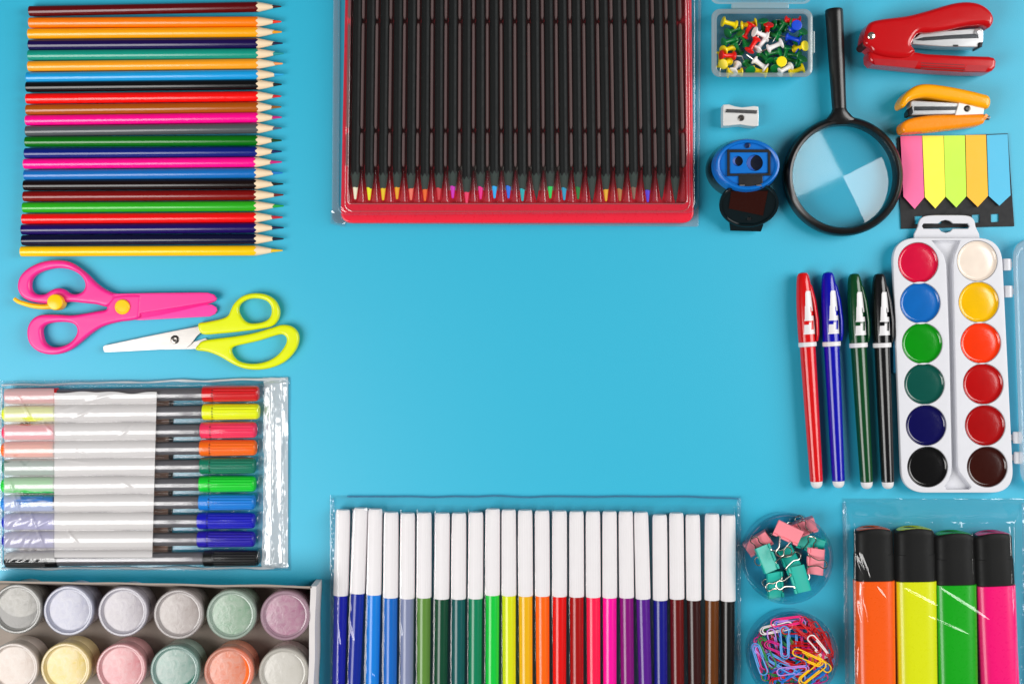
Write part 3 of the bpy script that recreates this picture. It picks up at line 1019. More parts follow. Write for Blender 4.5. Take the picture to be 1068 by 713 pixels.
for nm, hx, T, B in fl_pens:
    r = thing('fineliner_pen', f'{nm} fineliner pen with a white printed mark on its cap', 'pen', group='fineliner pens lying in a row')
    cz = 6.3 * mm
    L = place(r, B, T, cz)
    body = solid(hx, rough=.2, var=.04, coat=.3)
    ring_y = L * .655
    bm = bmesh.new()
    sweep_y(bm, [(0, 1.0 * mm, 1.0 * mm), (.4 * mm, 2.2 * mm, 2.2 * mm), (1.2 * mm, 3.1 * mm, 3.1 * mm), (2.6 * mm, 3.8 * mm, 3.8 * mm), (5 * mm, 4.1 * mm, 4.1 * mm)], cz=cz, cap1=True)
    put('end_plug', bm, PLW, r, world=False)
    bm = bmesh.new()
    sweep_y(bm, [(4.8 * mm, 4.15 * mm, 4.15 * mm), (5.4 * mm, 4.35 * mm, 4.35 * mm), (ring_y * .6, 5.0 * mm, 5.0 * mm), (ring_y, 5.3 * mm, 5.3 * mm)], cz=cz, seg=40)
    put('barrel', bm, body, r, world=False)
    bm = bmesh.new()
    sweep_y(bm, [(ring_y, 5.6 * mm, 5.6 * mm), (ring_y + .3 * mm, 6.1 * mm, 6.1 * mm), (ring_y + 3.0 * mm, 6.15 * mm, 6.15 * mm), (ring_y + 3.3 * mm, 5.8 * mm, 5.8 * mm)], cz=cz, seg=40)
    put('ring', bm, PLW, r, world=False)
    bm = bmesh.new()
    capr = [(ring_y + 3.3 * mm, 5.9), (ring_y + 12 * mm, 6.0), (ring_y + 24 * mm, 5.9), (ring_y + 34 * mm, 5.5), (L - 7 * mm, 4.7), (L - 2.5 * mm, 4.0), (L - .7 * mm, 3.0), (L, 1.2)]
    sweep_y(bm, [(y, a * mm, a * mm) for y, a in capr], cz=cz, seg=44)
    cap = put('cap', bm, body, r, world=False)

    def cap_r(y):
        for (y0, a0), (y1, a1) in zip(capr, capr[1:]):
            if y0 <= y <= y1:
                return (a0 + (a1 - a0) * (y - y0) / (y1 - y0)) * mm
        return 6 * mm

    # clip on the right flank
    bm = bmesh.new()
    rs = []
    for y, off, hw, th in ((L - 6 * mm, 2.6, 1.9, 1.2), (L - 10 * mm, 4.6, 2.4, 1.6), (L - 20 * mm, 6.6, 2.9, 1.5), (L - 33 * mm, 7.7, 3.0, 1.3), (L - 43 * mm, 7.4, 2.6, 1.2), (ring_y + 3.6 * mm, 6.6, 1.6, .9)):
        ca = math.radians(22)
        n = Vector((math.cos(ca), 0, math.sin(ca)))
        tt = Vector((-math.sin(ca), 0, math.cos(ca)))
        rs.append([Vector((0, y, cz)) + n * (off * mm + th * mm * .8 * math.cos(2 * PI * i / 20)) + tt * hw * mm * math.sin(2 * PI * i / 20) for i in range(20)])
    rings(bm, rs)
    put('clip', bm, body, cap, world=False)
    # printed mark wrapped on the cap
    bm = bmesh.new()
    nx_, ny_ = 30, 90
    for j in range(ny_):
        for i in range(nx_):
            X, Y = 70 + (i + .5) * 150 / nx_, 104 + (j + .5) * 528 / ny_
            if logo_inside(X, Y):
                vs = []
                for dx, dy2 in ((0, 0), (1, 0), (1, 1), (0, 1)):
                    X2, Y2 = 70 + (i + dx) * 150 / nx_, 104 + (j + dy2) * 528 / ny_
                    px = (832 + X2 / 11.87) - (837.2 + (295 + Y2 / 11.87 - 284) * .0658)
                    u_ = (px * 1.15 - 1.1) * S
                    yy = L - (295 + Y2 / 11.87 - 284) * S
                    rr = cap_r(yy) + .07 * mm
                    an = max(-1.45, min(1.45, u_ / rr))
                    vs.append(bm.verts.new((rr * math.sin(an), yy, cz + rr * math.cos(an))))
                bm.faces.new(vs)
    put('printed_mark', bm, PLW, cap, world=False)

# ------------------------------------------------------------------ watercolour palette
ZP1, ZP2 = (925, 220, 4.455), (925, 370, 4.455)
pal = thing('watercolour_palette', 'white watercolour box with twelve round paint pans, lid open', 'paint box', W(992, 380))
PW = solid('#cfd0d6', rough=.34, var=.03, sss=.05)
zt = 9 * mm
pans = [('#c80a38', 973.9, 273.9), ('#0a60ae', 959.8 + .1, 315.8), ('#04860c', 962, 358), ('#044a40', 964.3, 400.3), ('#050448', 966, 443.4), ('#080809', 967.6, 486.7),
        ('#e4d6c8', 1019.3, 272), ('#e4b000', 1021, 315), ('#e83406', 1023, 357.6), ('#aa0709', 1025.6, 400.3), ('#9a0508', 1027.6, 443.4), ('#300a04', 1029.8, 486.7)]
pans[0] = ('#c80a38', 957.8, 273.9)
body_o = rquad([(930.5, 248), (1044.5, 248), (1057.5, 513.5), (941, 513.5)], [26, 26, 24, 24], 10)
groove = zm([(208, 137), (342, 137), (328, 170), (314, 205), (308, 250), (316, 600), (330, 1185), (340, 1215), (368, 1250), (392, 1280), (384, 1292), (276, 1292), (266, 1280), (288, 1250), (300, 1215), (302, 1185), (290, 600), (276, 250), (264, 205), (230, 165)], *ZP1)
put('base', plate([wl(body_o, .005)], 0, 5 * mm, .8 * mm), PW, pal)
put('top_plate', plate([wl(body_o, zt), wl(groove, zt)] + [wl(circle(x, y, 21.2, 48), zt) for _, x, y in pans], 4.8 * mm, zt, .55 * mm, 2), PW, pal)
tab = smooth_loop(zm([(145, 140), (146, 70), (160, 34), (195, 21), (280, 19), (370, 21), (402, 36), (413, 70), (413, 140)], *ZP1), 4)
slot = zm([(172, 58), (240, 58), (255, 46), (275, 41), (295, 46), (310, 58), (378, 58), (386, 70), (378, 82), (308, 82), (296, 95), (275, 101), (254, 95), (244, 82), (172, 82), (164, 70)], *ZP1)
put('hang_tab', plate([wl(tab, .006), wl(slot, .006)], 3.4 * mm, 5.6 * mm, .5 * mm), PW, pal)
for (hx, x, y) in pans:
    c = W(x, y, zt)
    r0 = 20.7 * S * (H - zt) / H
    bm = bmesh.new()
    lathe(bm, [(r0 * 1.0, 8.4 * mm), (r0 * .985, 8.45 * mm), (r0 * .965, 8.2 * mm), (r0 * .93, 7.65 * mm), (r0 * .88, 7.35 * mm), (r0 * .82, 7.35 * mm), (r0 * .7, 7.5 * mm), (r0 * .5, 7.68 * mm), (r0 * .25, 7.78 * mm), (r0 * .02, 7.8 * mm)],
          o=Vector((c.x, c.y, 0)), seg=64, cap0=False)
    put('paint_pan', bm, solid(hx, rough=.13, var=.12, vscale=110, spec=.6, bump=.12, bscale=140), pal, sharp=0)
for y, x in ((276, 1050), (304, 1051.5), (456, 1061), (477, 1062)):
    bm = bmesh.new()
    a = W(x, y, .006)
    lathe(bm, [(2.6 * mm, -4 * mm), (3.0 * mm, -3.4 * mm), (3.0 * mm, 3.4 * mm), (2.6 * mm, 4 * mm)], o=a, d=Vector((0, 1, 0)), seg=20)
    box(bm, a.x - 5 * mm, a.x + 4 * mm, a.y - 2 * mm, a.y + 2 * mm, 3.5 * mm, 5.6 * mm, .3 * mm)
    put('hinge', bm, PW, pal)
qbox('latch_tab', 931.5, 345, 937, 389, .5 * mm, 5 * mm, solid('#1a88b4', rough=.4), pal, .4 * mm)
LIDM = clear('mat_palette_lid', '#eef4f8', f0=.06, rough=.15, milk=.32, milk_col='#eef2f8', bump=.15, bscale=60)
bm = bmesh.new()
rs = []
for e, z in ((0, .6 * mm), (0, 9 * mm), (1, 10 * mm), (3, 10.4 * mm), (4, 9.8 * mm), (5, 2.0 * mm)):
    rs.append(wl(rquad([(1055.5 + e, 249 + e), (1170 - e, 249 + e), (1182 - e, 508 - e), (1064.5 + e, 510 - e)], 22, 8), z))
rings(bm, rs, cap0=False)
put('lid', bm, LIDM, pal)

# ------------------------------------------------------------------ highlighters in their bag
hls = [('orange', '#ff5a04', 910.3, 913, 39.4, 548, 604), ('yellow', '#dce204', 953, 956, 40.4, 548, 604.5), ('green', '#06a40e', 994, 997.5, 41, 552.7, 608), ('pink', '#fc0474', 1034.3, 1041.5, 39, 552.7, 609)]
HB = 8.5 * mm
CAPB = solid('#0a0a0a', rough=.5, var=.06, spec=.18)
for nm, hx, xt, xb, wd_, yt, yc in hls:
    r = thing('highlighter', f'fat {nm} highlighter with a black cap inside the clear bag', 'highlighter', group='highlighters in the clear bag')
    A = (xb + (xb - xt) * .1, 728)
    L = place(r, A, (xt, yt), HB)
    yc_l = L - (yc - yt) * S * .99
    col = solid(hx, rough=.28, var=.03, coat=.15)
    a = wd_ / 2 * S * .985
    bm = bmesh.new()
    sweep_y(bm, [(0, a * .8, HB * .7), (2 * mm, a * 1.02, HB * .97), (yc_l - .3 * mm, a * 1.06, HB), (yc_l, a * 1.03, HB * .96)], n=3.2, seg=56, cz=HB)
    put('barrel', bm, col, r, world=False)
    bm = bmesh.new()
    sweep_y(bm, [(yc_l, a * .99, HB * .93), (yc_l + .3 * mm, a * 1.03, HB * .97), (L - 19 * mm, a * 1.02, HB * .965), (L - 18.6 * mm, a * .99, HB * .93), (L - 6 * mm, a * .985, HB * .92), (L - 5.6 * mm, a * 1.0, HB * .94), (L - 3.2 * mm, a * .985, HB * .92), (L - 1.8 * mm, a * .955, HB * .885), (L - .9 * mm, a * .90, HB * .82)], n=3.0, seg=56, cz=HB)
    dome = lambda b, k: [setattr(v.co, 'y', v.co.y - k * max(0, min(1, (v.co.y - L + 5 * mm) / (4 * mm))) * (v.co.x / a) ** 2) for v in b.verts]
    dome(bm, 2.4 * mm)
    put('cap', bm, CAPB, r, world=False)
    bm = bmesh.new()
    sweep_y(bm, [(L - 1.2 * mm, a * .86, HB * .76), (L - .85 * mm, a * .885, HB * .80), (L - .55 * mm, a * .83, HB * .73)], n=3.0, seg=40, cz=HB)
    dome(bm, 2.4 * mm)
    put('end_disc', bm, col, r, world=False)

FILM = clear('mat_film', '#fcfdfd', f0=.06, rough=.08, bump=.03, bscale=60, edge=.7)


def crease(x, y, segs):
    h = 0
    for x0, y0, x1, y1, w, a in segs:
        dx, dy_ = x1 - x0, y1 - y0
        t = ((x - x0) * dx + (y - y0) * dy_) / (dx * dx + dy_ * dy_)
        if -.15 < t < 1.15:
            tc = max(0, min(1, t))
            d2 = (x - x0 - tc * dx) ** 2 + (y - y0 - tc * dy_) ** 2
            if d2 < 9 * w * w:
                h += a * math.exp(-d2 / (w * w)) * (math.sin(PI * max(0., min(1., .08 + .84 * tc))))
    return h


cr_h = zm([(262, 360), (400, 432), (400, 362), (580, 478), (355, 465), (508, 532), (105, 235), (140, 330), (110, 400), (130, 500), (170, 355), (205, 400), (60, 60), (90, 160), (470, 90), (480, 140), (110, 560), (105, 700), (120, 330), (115, 420)], 865, 510, 3.512)
CRH = [(*cr_h[i], *cr_h[i + 1], w, h * mm) for i, w, h in ((0, 1.6, 1.0), (2, 1.7, 1.1), (4, 1.3, .9), (6, 2.6, 1.8), (8, 2.6, 1.8), (10, 1.5, .8), (12, 1.6, 1.2), (14, 1.2, .8), (16, 1.0, .8), (18, 1.4, .9))]


def bag_h(x, y):
    e = min(ss(880, 892, x), ss(1070, 1058, x), ss(519, 546, y))
    hum = 0
    for nm, hx, xt, xb, wd_, yt, yc in hls:
        xc = xt + (xb - xt) * (y - yt) / (713 - yt)
        q = min(1, abs(x - xc) / (wd_ / 2))
        hum = max(hum, (1 - q ** 4) ** .5)
    z = .6 * mm + e * (16.9 * mm + .3 * mm * hum)
    z += nz(x, y, .065, 3) * 1.8 * mm * min(1, e + .3) * ss(558, 526, y) + nz(x, y, .03, 8) * .25 * mm
    z += crease(x, y, CRH) + .45 * mm * abs(nz(x, y, .2, 5)) * (1 - abs(2 * ss(878, 890, x) - 1))
    return max(z, .4 * mm)


bag = thing('highlighter_bag', 'clear film bag holding four fat highlighters', 'bag', W(975, 620))
bm = bmesh.new()
warp = lambda x, y: (x + 3.2 * (y - 520) / 193 + nz(y, 0, .06, 1) * 1.2 * (1 - ss(880, 900, x)), y + nz(x, 0, .05, 2) * 1.4 * (1 - ss(520, 540, y)))
sheet(bm, 878, 1068, 519.5, 735, 230, 240, bag_h, warp)
sheet(bm, 878, 1068, 519.5, 735, 8, 8, lambda x, y: .25 * mm, lambda x, y: (x + 3.2 * (y - 520) / 193, y))
put('film', bm, FILM, bag, sharp=0, weld=False)
bm = bmesh.new()
for x0, x1, w in ((877.5, 884.5, 0), (1064.5, 1071, 1)):
    sheet(bm, x0 + 1, x0 + 4.5, 524, 735, 5, 150, lambda x, y: 1.0 * mm + .7 * mm * abs(math.sin(y * 1.1)) + nz(x, y, .4, 2) * .4 * mm, lambda x, y: (x + 3.2 * (y - 520) / 193, y))
put('side_seam', bm, clear('mat_seam', '#d8e8ee', f0=.10, rough=.14, milk=.10), bag, sharp=0)

# ------------------------------------------------------------------ round tubs
TUB = clear('mat_tub', '#e4f1f5', f0=.05, rough=.06, edge=.9)


def tub(label, cx, cy, rpx, hgt):
    c = W(cx, cy, hgt)
    c.z = 0
    r = rpx * S * (H - hgt) / H
    o = thing('round_tub', label, 'tub', c)
    bm = bmesh.new()
    lathe(bm, [(r - 2.2 * mm, .2 * mm), (r - 1.2 * mm, .8 * mm), (r - .5 * mm, hgt * .6), (r - .4 * mm, hgt - 4 * mm), (r, hgt - 3.4 * mm), (r, hgt - .4 * mm), (r - .4 * mm, hgt), (r - 1.4 * mm, hgt), (r - 1.8 * mm, hgt - .5 * mm), (r - 2.0 * mm, hgt * .5), (r - 3.0 * mm, 1.5 * mm)], o=c, seg=72, cap0=True, cap1=True)
    put('shell', bm, TUB, o)
    return o


tub('clear round tub filled with pink and teal binder clips', 822, 582.5, 47.5, 19 * mm)
tub('clear round tub filled with tangled coloured paper clips', 827, 684.5, 47.5, 19 * mm)
WIRE = solid('#b8b2a8', rough=.22, metal=1)
INNER = solid('#2a2c2e', rough=.4, metal=.4)


def binder_clip(root, hx, h1, h2):
    """x along the spine, clamping lips at +y, spine at y=0; handles opened by h1/h2 (rad)"""
    Lx = 9.6 * mm
    bm = bmesh.new()
    prof = [(11.0, .5), (9.5, .75), (5, 2.2), (1.5, 3.5), (.5, 3.7), (0, 3.2), (-.1, 0), (0, -3.2), (.5, -3.7), (1.5, -3.5), (5, -2.2), (9.5, -.75), (11.0, -.5)]
    inn = [(p[0] * .96 + .45, p[1] * .86) for p in prof]
    rs = []
    for x in (-Lx, Lx):
        rs.append([Vector((x, a * mm, b * mm)) for a, b in prof + inn[::-1]])
    rings(bm, rs)
    put('body', bm, solid(hx, rough=.35, var=.05), root, world=False, sharp=25)
    for s in (1, -1):
        bm = bmesh.new()
        for x0, x1 in ((-Lx, -6.2 * mm), (-3.2 * mm, 3.2 * mm), (6.2 * mm, Lx)):
            lathe(bm, [(.85 * mm, 0), (.85 * mm, x1 - x0)], o=Vector((x0, 11 * mm, s * 1.0 * mm)), d=Vector((1, 0, 0)), seg=12)
        put('lip', bm, solid(hx, rough=.35, var=.05), root, world=False)
        a = h1 if s > 0 else h2
        dy_, dz_ = math.cos(a), math.sin(a) * s
        pth = [(-6.0, 0), (-4.9, 0), (-4.5, .8), (-3.4, 5), (-2.5, 9), (-2.4, 12), (-3.2, 15), (-3.1, 17.4), (-1.7, 19.2), (0, 19.7), (1.7, 19.2), (3.1, 17.4), (3.2, 15), (2.4, 12), (2.5, 9), (3.4, 5), (4.5, .8), (4.9, 0), (6.0, 0)]
        pts = smooth_open([Vector((x * mm * .9, 11 * mm + t * .72 * mm * dy_, s * 1.0 * mm + t * .72 * mm * dz_)) for x, t in pth], 3)
        bm = bmesh.new()
        tube(bm, pts, .48 * mm, 8)
        put('wire_handle', bm, WIRE, root, world=False)


PK, TL = '#f08894', '#0cac9c'
ZB = (765, 530, 6.483)
clips = [  # hex, spine centre, lip direction (window px), z mm, roll, handle angles, label
    (PK, (395, 118), (-.42, .91), 15, .15, .45, 2.7, 'pink binder clip lying highest at the far side of the tub'),
    (PK, (455, 85), (.35, .94), 10, .1, 2.7, 2.7, 'pink binder clip half hidden behind the highest pink one'),
    (PK, (140, 195), (.55, .83), 8, .2, 2.7, 2.5, 'pink binder clip partly under the large teal one'),
    (TL, (180, 360), (.92, -.35), 14, -.15, .5, 2.85, 'teal binder clip at the left wall of the tub'),
    (TL, (232, 520), (.99, -.08), 9, .1, 2.75, 2.8, 'teal binder clip at the near wall with its wire loops open'),
    (TL, (500, 465), (-.96, .26), 14, .1, .35, 2.9, 'teal binder clip with bumpy edge in the near middle'),
    (PK, (610, 360), (-.98, -.05), 12, -.1, 2.5, 2.2, 'pink binder clip standing against the right wall'),
    (TL, (545, 190), (-.3, .95), 8, .3, 2.5, 2.4, 'teal binder clip mostly hidden at the far right'),
    (TL, (430, 330), (-.9, .4), 5, .4, 2.7, 2.7, 'teal binder clip lying deepest in the middle'),
]
for hx, c, d, z, roll, h1, h2, lb in clips:
    r = thing('binder_clip', lb, 'binder clip', group='binder clips in the round tub')
    binder_clip(r, hx, h1, h2)
    p = W(*zm([c], *ZB)[0], z * mm)
    r.location = (p.x, p.y, max(4.6, z - 2) * mm)
    ang = math.atan2(-d[1], d[0]) - PI / 2
    r.rotation_euler = (R.uniform(-.12, .05), roll, ang)
    r.scale = (.93, .93, .93)

ZC = (775, 632, 8.8)
CLC = {'red': '#c41018', 'pink': '#ec2c7c', 'lilac': '#b888dc', 'pale blue': '#5c9cdc', 'blue': '#1c74cc', 'green': '#0c8030', 'yellow': '#f4c00c', 'white': '#e8dcdc', 'magenta': '#c4187c'}


def paper_clip(root, hx):
    """flat wire clip lying along x"""
    pth = []
    arc = lambda cx, r, a0, a1, n=8: [(cx + r * math.cos(math.radians(a0 + (a1 - a0) * i / n)), r * math.sin(math.radians(a0 + (a1 - a0) * i / n))) for i in range(n + 1)]
    P_ = []
    P_ += [(-6, 2.2), (2, 2.2), (8.0, 2.2)]
    P_ += [(9.6 + 2.3 * math.cos(math.radians(a)), 2.3 * math.sin(math.radians(a)) - .1) for a in range(80, -81, -20)]
    P_ += [(6, -2.6), (-2, -2.8), (-8, -3.1)]
    P_ += [(-10 + 3.4 * math.cos(math.radians(a)), .1 + 3.3 * math.sin(math.radians(a))) for a in range(270, 89, -20)]
    P_ += [(-4, 3.5), (4, 3.4), (10, 3.2)]
    P_ += [(11 + 3.1 * math.cos(math.radians(a)), .05 + 3.1 * math.sin(math.radians(a))) for a in range(80, -1, -20)]
    P_ += [(13.4, -1.5), (11.5, -3.3), (8, -3.7), (1, -3.8)]
    pts = [Vector((x * mm, y * mm, .35 * mm * math.sin(i * .35))) for i, (x, y) in enumerate(P_)]
    bm = bmesh.new()
    tube(bm, smooth_open(pts, 2), .56 * mm, 7)
    return bm


pc = [  # colour, centre, angle (window, clockwise from +x), z mm, tilt, label tail
    ('pink', (400, 120), -8, 17, 0, 'at the far rim, lying almost level'),
    ('white', (300, 185), -14, 15, .1, 'at the far left rim behind the green one'),
    ('lilac', (430, 165), -4, 15, 0, 'just beneath the pink one at the far rim'),
    ('red', (650, 180), 48, 16, .1, 'slanting from the far rim to the right'),
    ('red', (745, 330), 62, 16, .1, 'along the right wall, uppermost'),
    ('red', (500, 225), 2, 16, .05, 'framing a blue one below the far rim'),
    ('blue', (500, 245), 5, 13, 0, 'inside the red one below the far rim'),
    ('pale blue', (385, 330), 88, 17, 0, 'standing upright in the picture, loop towards the middle'),
    ('lilac', (275, 350), 80, 14, .1, 'between the green one and the upright pale blue one'),
    ('green', (225, 430), 66, 16, .05, 'long one on the left, slanting'),
    ('magenta', (110, 430), 74, 15, .05, 'outermost at the left wall'),
    ('pale blue', (150, 490), 72, 16, .05, 'at the left wall beside the magenta one'),
    ('pink', (190, 540), 80, 13, 0, 'between the pale blue and green ones on the left'),
    ('yellow', (595, 470), 24, 18, 0, 'upper one of two, in the middle right'),
    ('yellow', (640, 610), -40, 18, .05, 'lower one, slanting up to the right'),
    ('blue', (665, 640), -40, 16, 0, 'inside the lower yellow one'),
    ('white', (690, 370), 50, 17, .3, 'short glimpse of one among the reds on the right'),
    ('red', (570, 370), 3, 15, .05, 'level one above the upper yellow one'),
    ('green', (545, 320), 4, 12, 0, 'level one deep in the middle'),
    ('red', (440, 500), 18, 15, .05, 'left of the upper yellow one'),
    ('magenta', (350, 530), 20, 14, .1, 'in the middle left'),
    ('pale blue', (440, 600), 30, 15, .1, 'with a round loop in the near middle'),
    ('green', (320, 670), 12, 14, .05, 'level one at the near left'),
    ('red', (520, 560), 8, 13, .05, 'under the lower yellow one'),
    ('red', (790, 440), 68, 14, .1, 'lower one along the right wall'),
    ('yellow', (800, 510), 40, 15, .2, 'small loop at the right wall'),
    ('red', (660, 250), 75, 13, .1, 'deep one near the right of the far rim'),
    ('red', (330, 420), 60, 12, .1, 'deep one behind the upright pale blue one'),
    ('blue', (460, 440), 35, 12, .05, 'deep one beneath the upright pale blue one'),
    ('green', (130, 250), 60, 12, .1, 'deep one at the far left wall'),
    ('red', (400, 690), -5, 15, 0, 'level one at the near edge'),
    ('magenta', (560, 690), 10, 12, 0, 'deep one at the near edge'),
    ('pale blue', (790, 620), -55, 12, .1, 'deep one at the near right wall'),
    ('red', (740, 650), -40, 12, .1, 'at the near right beside the lower yellow one'),
    ('magenta', (270, 280), 10, 11, 0, 'deep one at the far left'),
    ('red', (250, 600), 55, 11, 0, 'deep one at the near left'),
    ('blue', (620, 420), -60, 9, 0, 'deepest one under the yellow ones'),
    ('red', (480, 320), 40, 9, 0, 'deepest one in the centre'),
    ('red', (610, 240), 20, 15, .1, 'below the slanting red one at the far right'),
    ('red', (720, 260), 55, 15, .1, 'second in the stack of reds along the right wall'),
    ('red', (600, 330), -8, 13, .1, 'beneath the level red one in the middle'),
    ('magenta', (690, 440), 75, 14, .1, 'beside the tip of the upper yellow one'),
    ('red', (500, 600), -25, 14, .1, 'crossing the near middle'),
    ('blue', (360, 250), 75, 14, .1, 'above the upright pale blue one'),
    ('pink', (320, 320), 70, 13, .1, 'beside the upright pale blue one'),
    ('pale blue', (280, 480), 30, 12, .1, 'between the green one and the middle reds'),
    ('red', (170, 330), 65, 11, .1, 'under the outermost magenta one'),
    ('blue', (400, 400), 10, 13, .1, 'just below the loop of the upright pale blue one'),
    ('red', (620, 540), -10, 14, .1, 'between the two yellow ones'),
    ('green', (560, 430), 15, 12, .1, 'under the loop of the upper yellow one'),
    ('magenta', (420, 640), 0, 13, .1, 'near the bottom middle'),
    ('blue', (330, 600), -30, 12, .1, 'at the lower left of the heap'),
    ('red', (820, 360), 75, 12, .1, 'touching the rim on the right'),
    ('magenta', (640, 690), -20, 14, .1, 'below the lower yellow one'),
]
R2 = random.Random(21)
HOURS = ['twelve', 'one', 'two', 'three', 'four', 'five', 'six', 'seven', 'eight', 'nine', 'ten', 'eleven']
used_spots = set()
for k in range(15):
    col = ['pale blue', 'magenta', 'blue', 'green', 'pink', 'lilac', 'red', 'blue', 'pale blue', 'green', 'magenta', 'pink', 'blue', 'red', 'lilac'][k]
    h = (k * 5 + 8) % 12
    rad = 250 if k % 2 else 130
    zone = 'close to the rim' if k % 2 else 'halfway to the rim'
    while (col, h, zone) in used_spots:
        h = (h + 1) % 12
    used_spots.add((col, h, zone))
    th_ = math.radians(h * 30)
    pc.append((col, (458 + rad * math.sin(th_), 462 - rad * math.cos(th_)), R2.uniform(0, 180), 15.5 + R2.uniform(-1.5, .8), R2.uniform(-.08, .08), f"at {HOURS[h]} o'clock in the round tub, {zone}"))
for col, c, a, z, tl, lb in pc:
    r = tag(put('paper_clip', paper_clip(None, col), solid(CLC[col], rough=.3, var=.04), None, world=False, sharp=0), f'{col} paper clip {lb}', 'paper clip', 'paper clips in the round tub')
    cv = Vector((c[0] - 458, c[1] - 462))
    ca = cv.normalized() if cv.length else Vector((1, 0))
    al = abs(ca.x * math.cos(math.radians(a)) + ca.y * math.sin(math.radians(a)))
    lim = 380 - 165 * al - 50 * (1 - al)
    if cv.length > lim:
        cv *= lim / cv.length
    p = W(*zm([(458 + cv.x, 462 + cv.y)], *ZC)[0], z * mm)
    r.location = (p.x, p.y, (z - 1) * mm)
    r.scale = (.8, .8, .8)
    r.rotation_euler = (R.uniform(-.25, .25), tl, math.radians(-a) + (PI if R.random() < .4 else 0))

# ------------------------------------------------------------------ felt-tip markers in a pouch
mk = [('dark royal blue', '#0a189c'), ('deep blue', '#0a2490'), ('azure', '#0c7cd8'), ('mid blue', '#0c64bc'), ('grey blue', '#7c84a4'), ('olive green', '#5c8838'),
      ('bottle green', '#04442c'), ('dark teal', '#045454'), ('sea green', '#047c54'), ('bright green', '#08c43c'), ('lime yellow', '#d6de08'), ('golden yellow', '#e8b00c'),
      ('orange', '#ff6604'), ('scarlet', '#de0606'), ('dark red', '#a20404'), ('coral red', '#fc184c'), ('hot pink', '#f8049c'), ('plum purple', '#800474'),
      ('violet', '#541488'), ('navy', '#0c1080'), ('maroon', '#640404'), ('dark brown', '#300808'), ('chestnut brown', '#603004'), ('black', '#090909')]
ctop = [72, 68, 70, 78, 80, 79, 80, 80, 78, 70, 72, 73, 74, 75, 76, 76, 76, 76, 78, 84, 80, 84, 82, 85]
cbot = [280, 275, 278, 285, 287, 285, 288, 288, 287, 279, 280, 281, 281, 282, 283, 284, 285, 285, 288, 291, 288, 291, 291, 293]
cxs = [62, 104, 141, 181, 221, 261, 305, 345, 386, 427, 466, 506, 547, 589, 630, 670, 710, 750, 788, 832, 872, 912, 958, 997]
bxs = [354.5, 371.1, 389.2, 407.3, 424.6, 442, 460.4, 478.2, 495.7, 513.5, 531, 548.4, 566, 583.6, 601.6, 619, 636, 654, 671.7, 689, 706.3, 724, 742.4, 759.2]
RB = 5.0 * mm
CAPW = solid('#e5e2e4', rough=.5, var=.03, sss=.15)
MKL = []
for i, (nm, hx) in enumerate(mk):
    r = thing('felt_tip_marker', f'{nm} felt-tip marker with a white ribbed cap in the clear pouch', 'marker', group='felt-tip markers in the pouch')
    xc = 330 + cxs[i] / 2.3217
    y0, y1 = 500 + ctop[i] / 2.3217, 500 + cbot[i] / 2.3217
    sl = (bxs[i] - xc) / (665 - 575)
    A = (xc + sl * (740 - 575), 740)
    T = (xc + sl * (y0 - 575), y0)
    L = place(r, A, T, RB)
    MKL.append((A, T))
    yc = L - (y1 - y0) * S * .99
    bm = bmesh.new()
    sweep_y(bm, [(0, 3.8 * mm, 3.8 * mm), (1 * mm, 4.5 * mm, 4.5 * mm), (yc + 1 * mm, 4.75 * mm, 4.75 * mm)], cz=RB, seg=36)
    put('barrel', bm, solid(hx, rough=.22, var=.03, coat=.2), r, world=False)
    bm = bmesh.new()
    pr = [(0, 4.9), (.4, 5.15), (40, 5.08), (56, 4.95), (58, 4.7), (59, 4.2)]
    k = (L - yc) / (59 * mm)
    rs = []
    for y, a in pr:
        rs.append([Vector((a * mm * (1 + .012 * math.cos(20 * 2 * PI * j / 80)) * math.cos(2 * PI * j / 80), yc + y * mm * k, RB + a * mm * (1 + .012 * math.cos(20 * 2 * PI * j / 80)) * math.sin(2 * PI * j / 80))) for j in range(80)])
    rings(bm, rs)
    put('cap', bm, CAPW, r, world=False)

pouch = thing('marker_pouch', 'clear film pouch packed with a row of felt-tip markers', 'pouch', W(558, 620))
CRM = [(350, 630, 357, 674, 1.6, .5 * mm), (364, 640, 371, 668, 1.6, .5 * mm), (379, 520, 385, 532, 2, 1.5 * mm), (418, 648, 421, 662, 1.2, .4 * mm), (388, 700, 396, 708, 1, .4 * mm), (758, 520, 768, 530, 2, 1.2 * mm), (352, 640, 349, 660, 1.2, .5 * mm)]


def pouch_h(x, y):
    e = min(ss(345, 352, x), ss(774, 766, x), ss(515, 530, y))
    hum = 0
    if y > 525:
        for (ax_, ay_), (tx, ty) in MKL:
            xc = tx + (ax_ - tx) * (y - ty) / (ay_ - ty)
            q = abs(x - xc) / 8.4
            if q < 1:
                hum = max(hum, math.sqrt(1 - q * q))
    z = .5 * mm + e * (9.9 * mm + .5 * mm * hum * ss(522, 534, y) + .15 * mm)
    z += nz(x, y, .12, 4) * .12 * mm * ss(560, 620, y) + crease(x, y, CRM)
    z += nz(x * .35, y, .12, 9) * 1.1 * mm * (1 - ss(522, 534, y)) * ss(514, 518, y)
    z += .5 * mm * abs(math.sin(y * 1.3)) * math.exp(-((x - 770) / 1.2) ** 2) + .5 * mm * abs(math.sin(y * .9)) * math.exp(-((x - 347) / 1.2) ** 2)
    return max(z, .4 * mm)


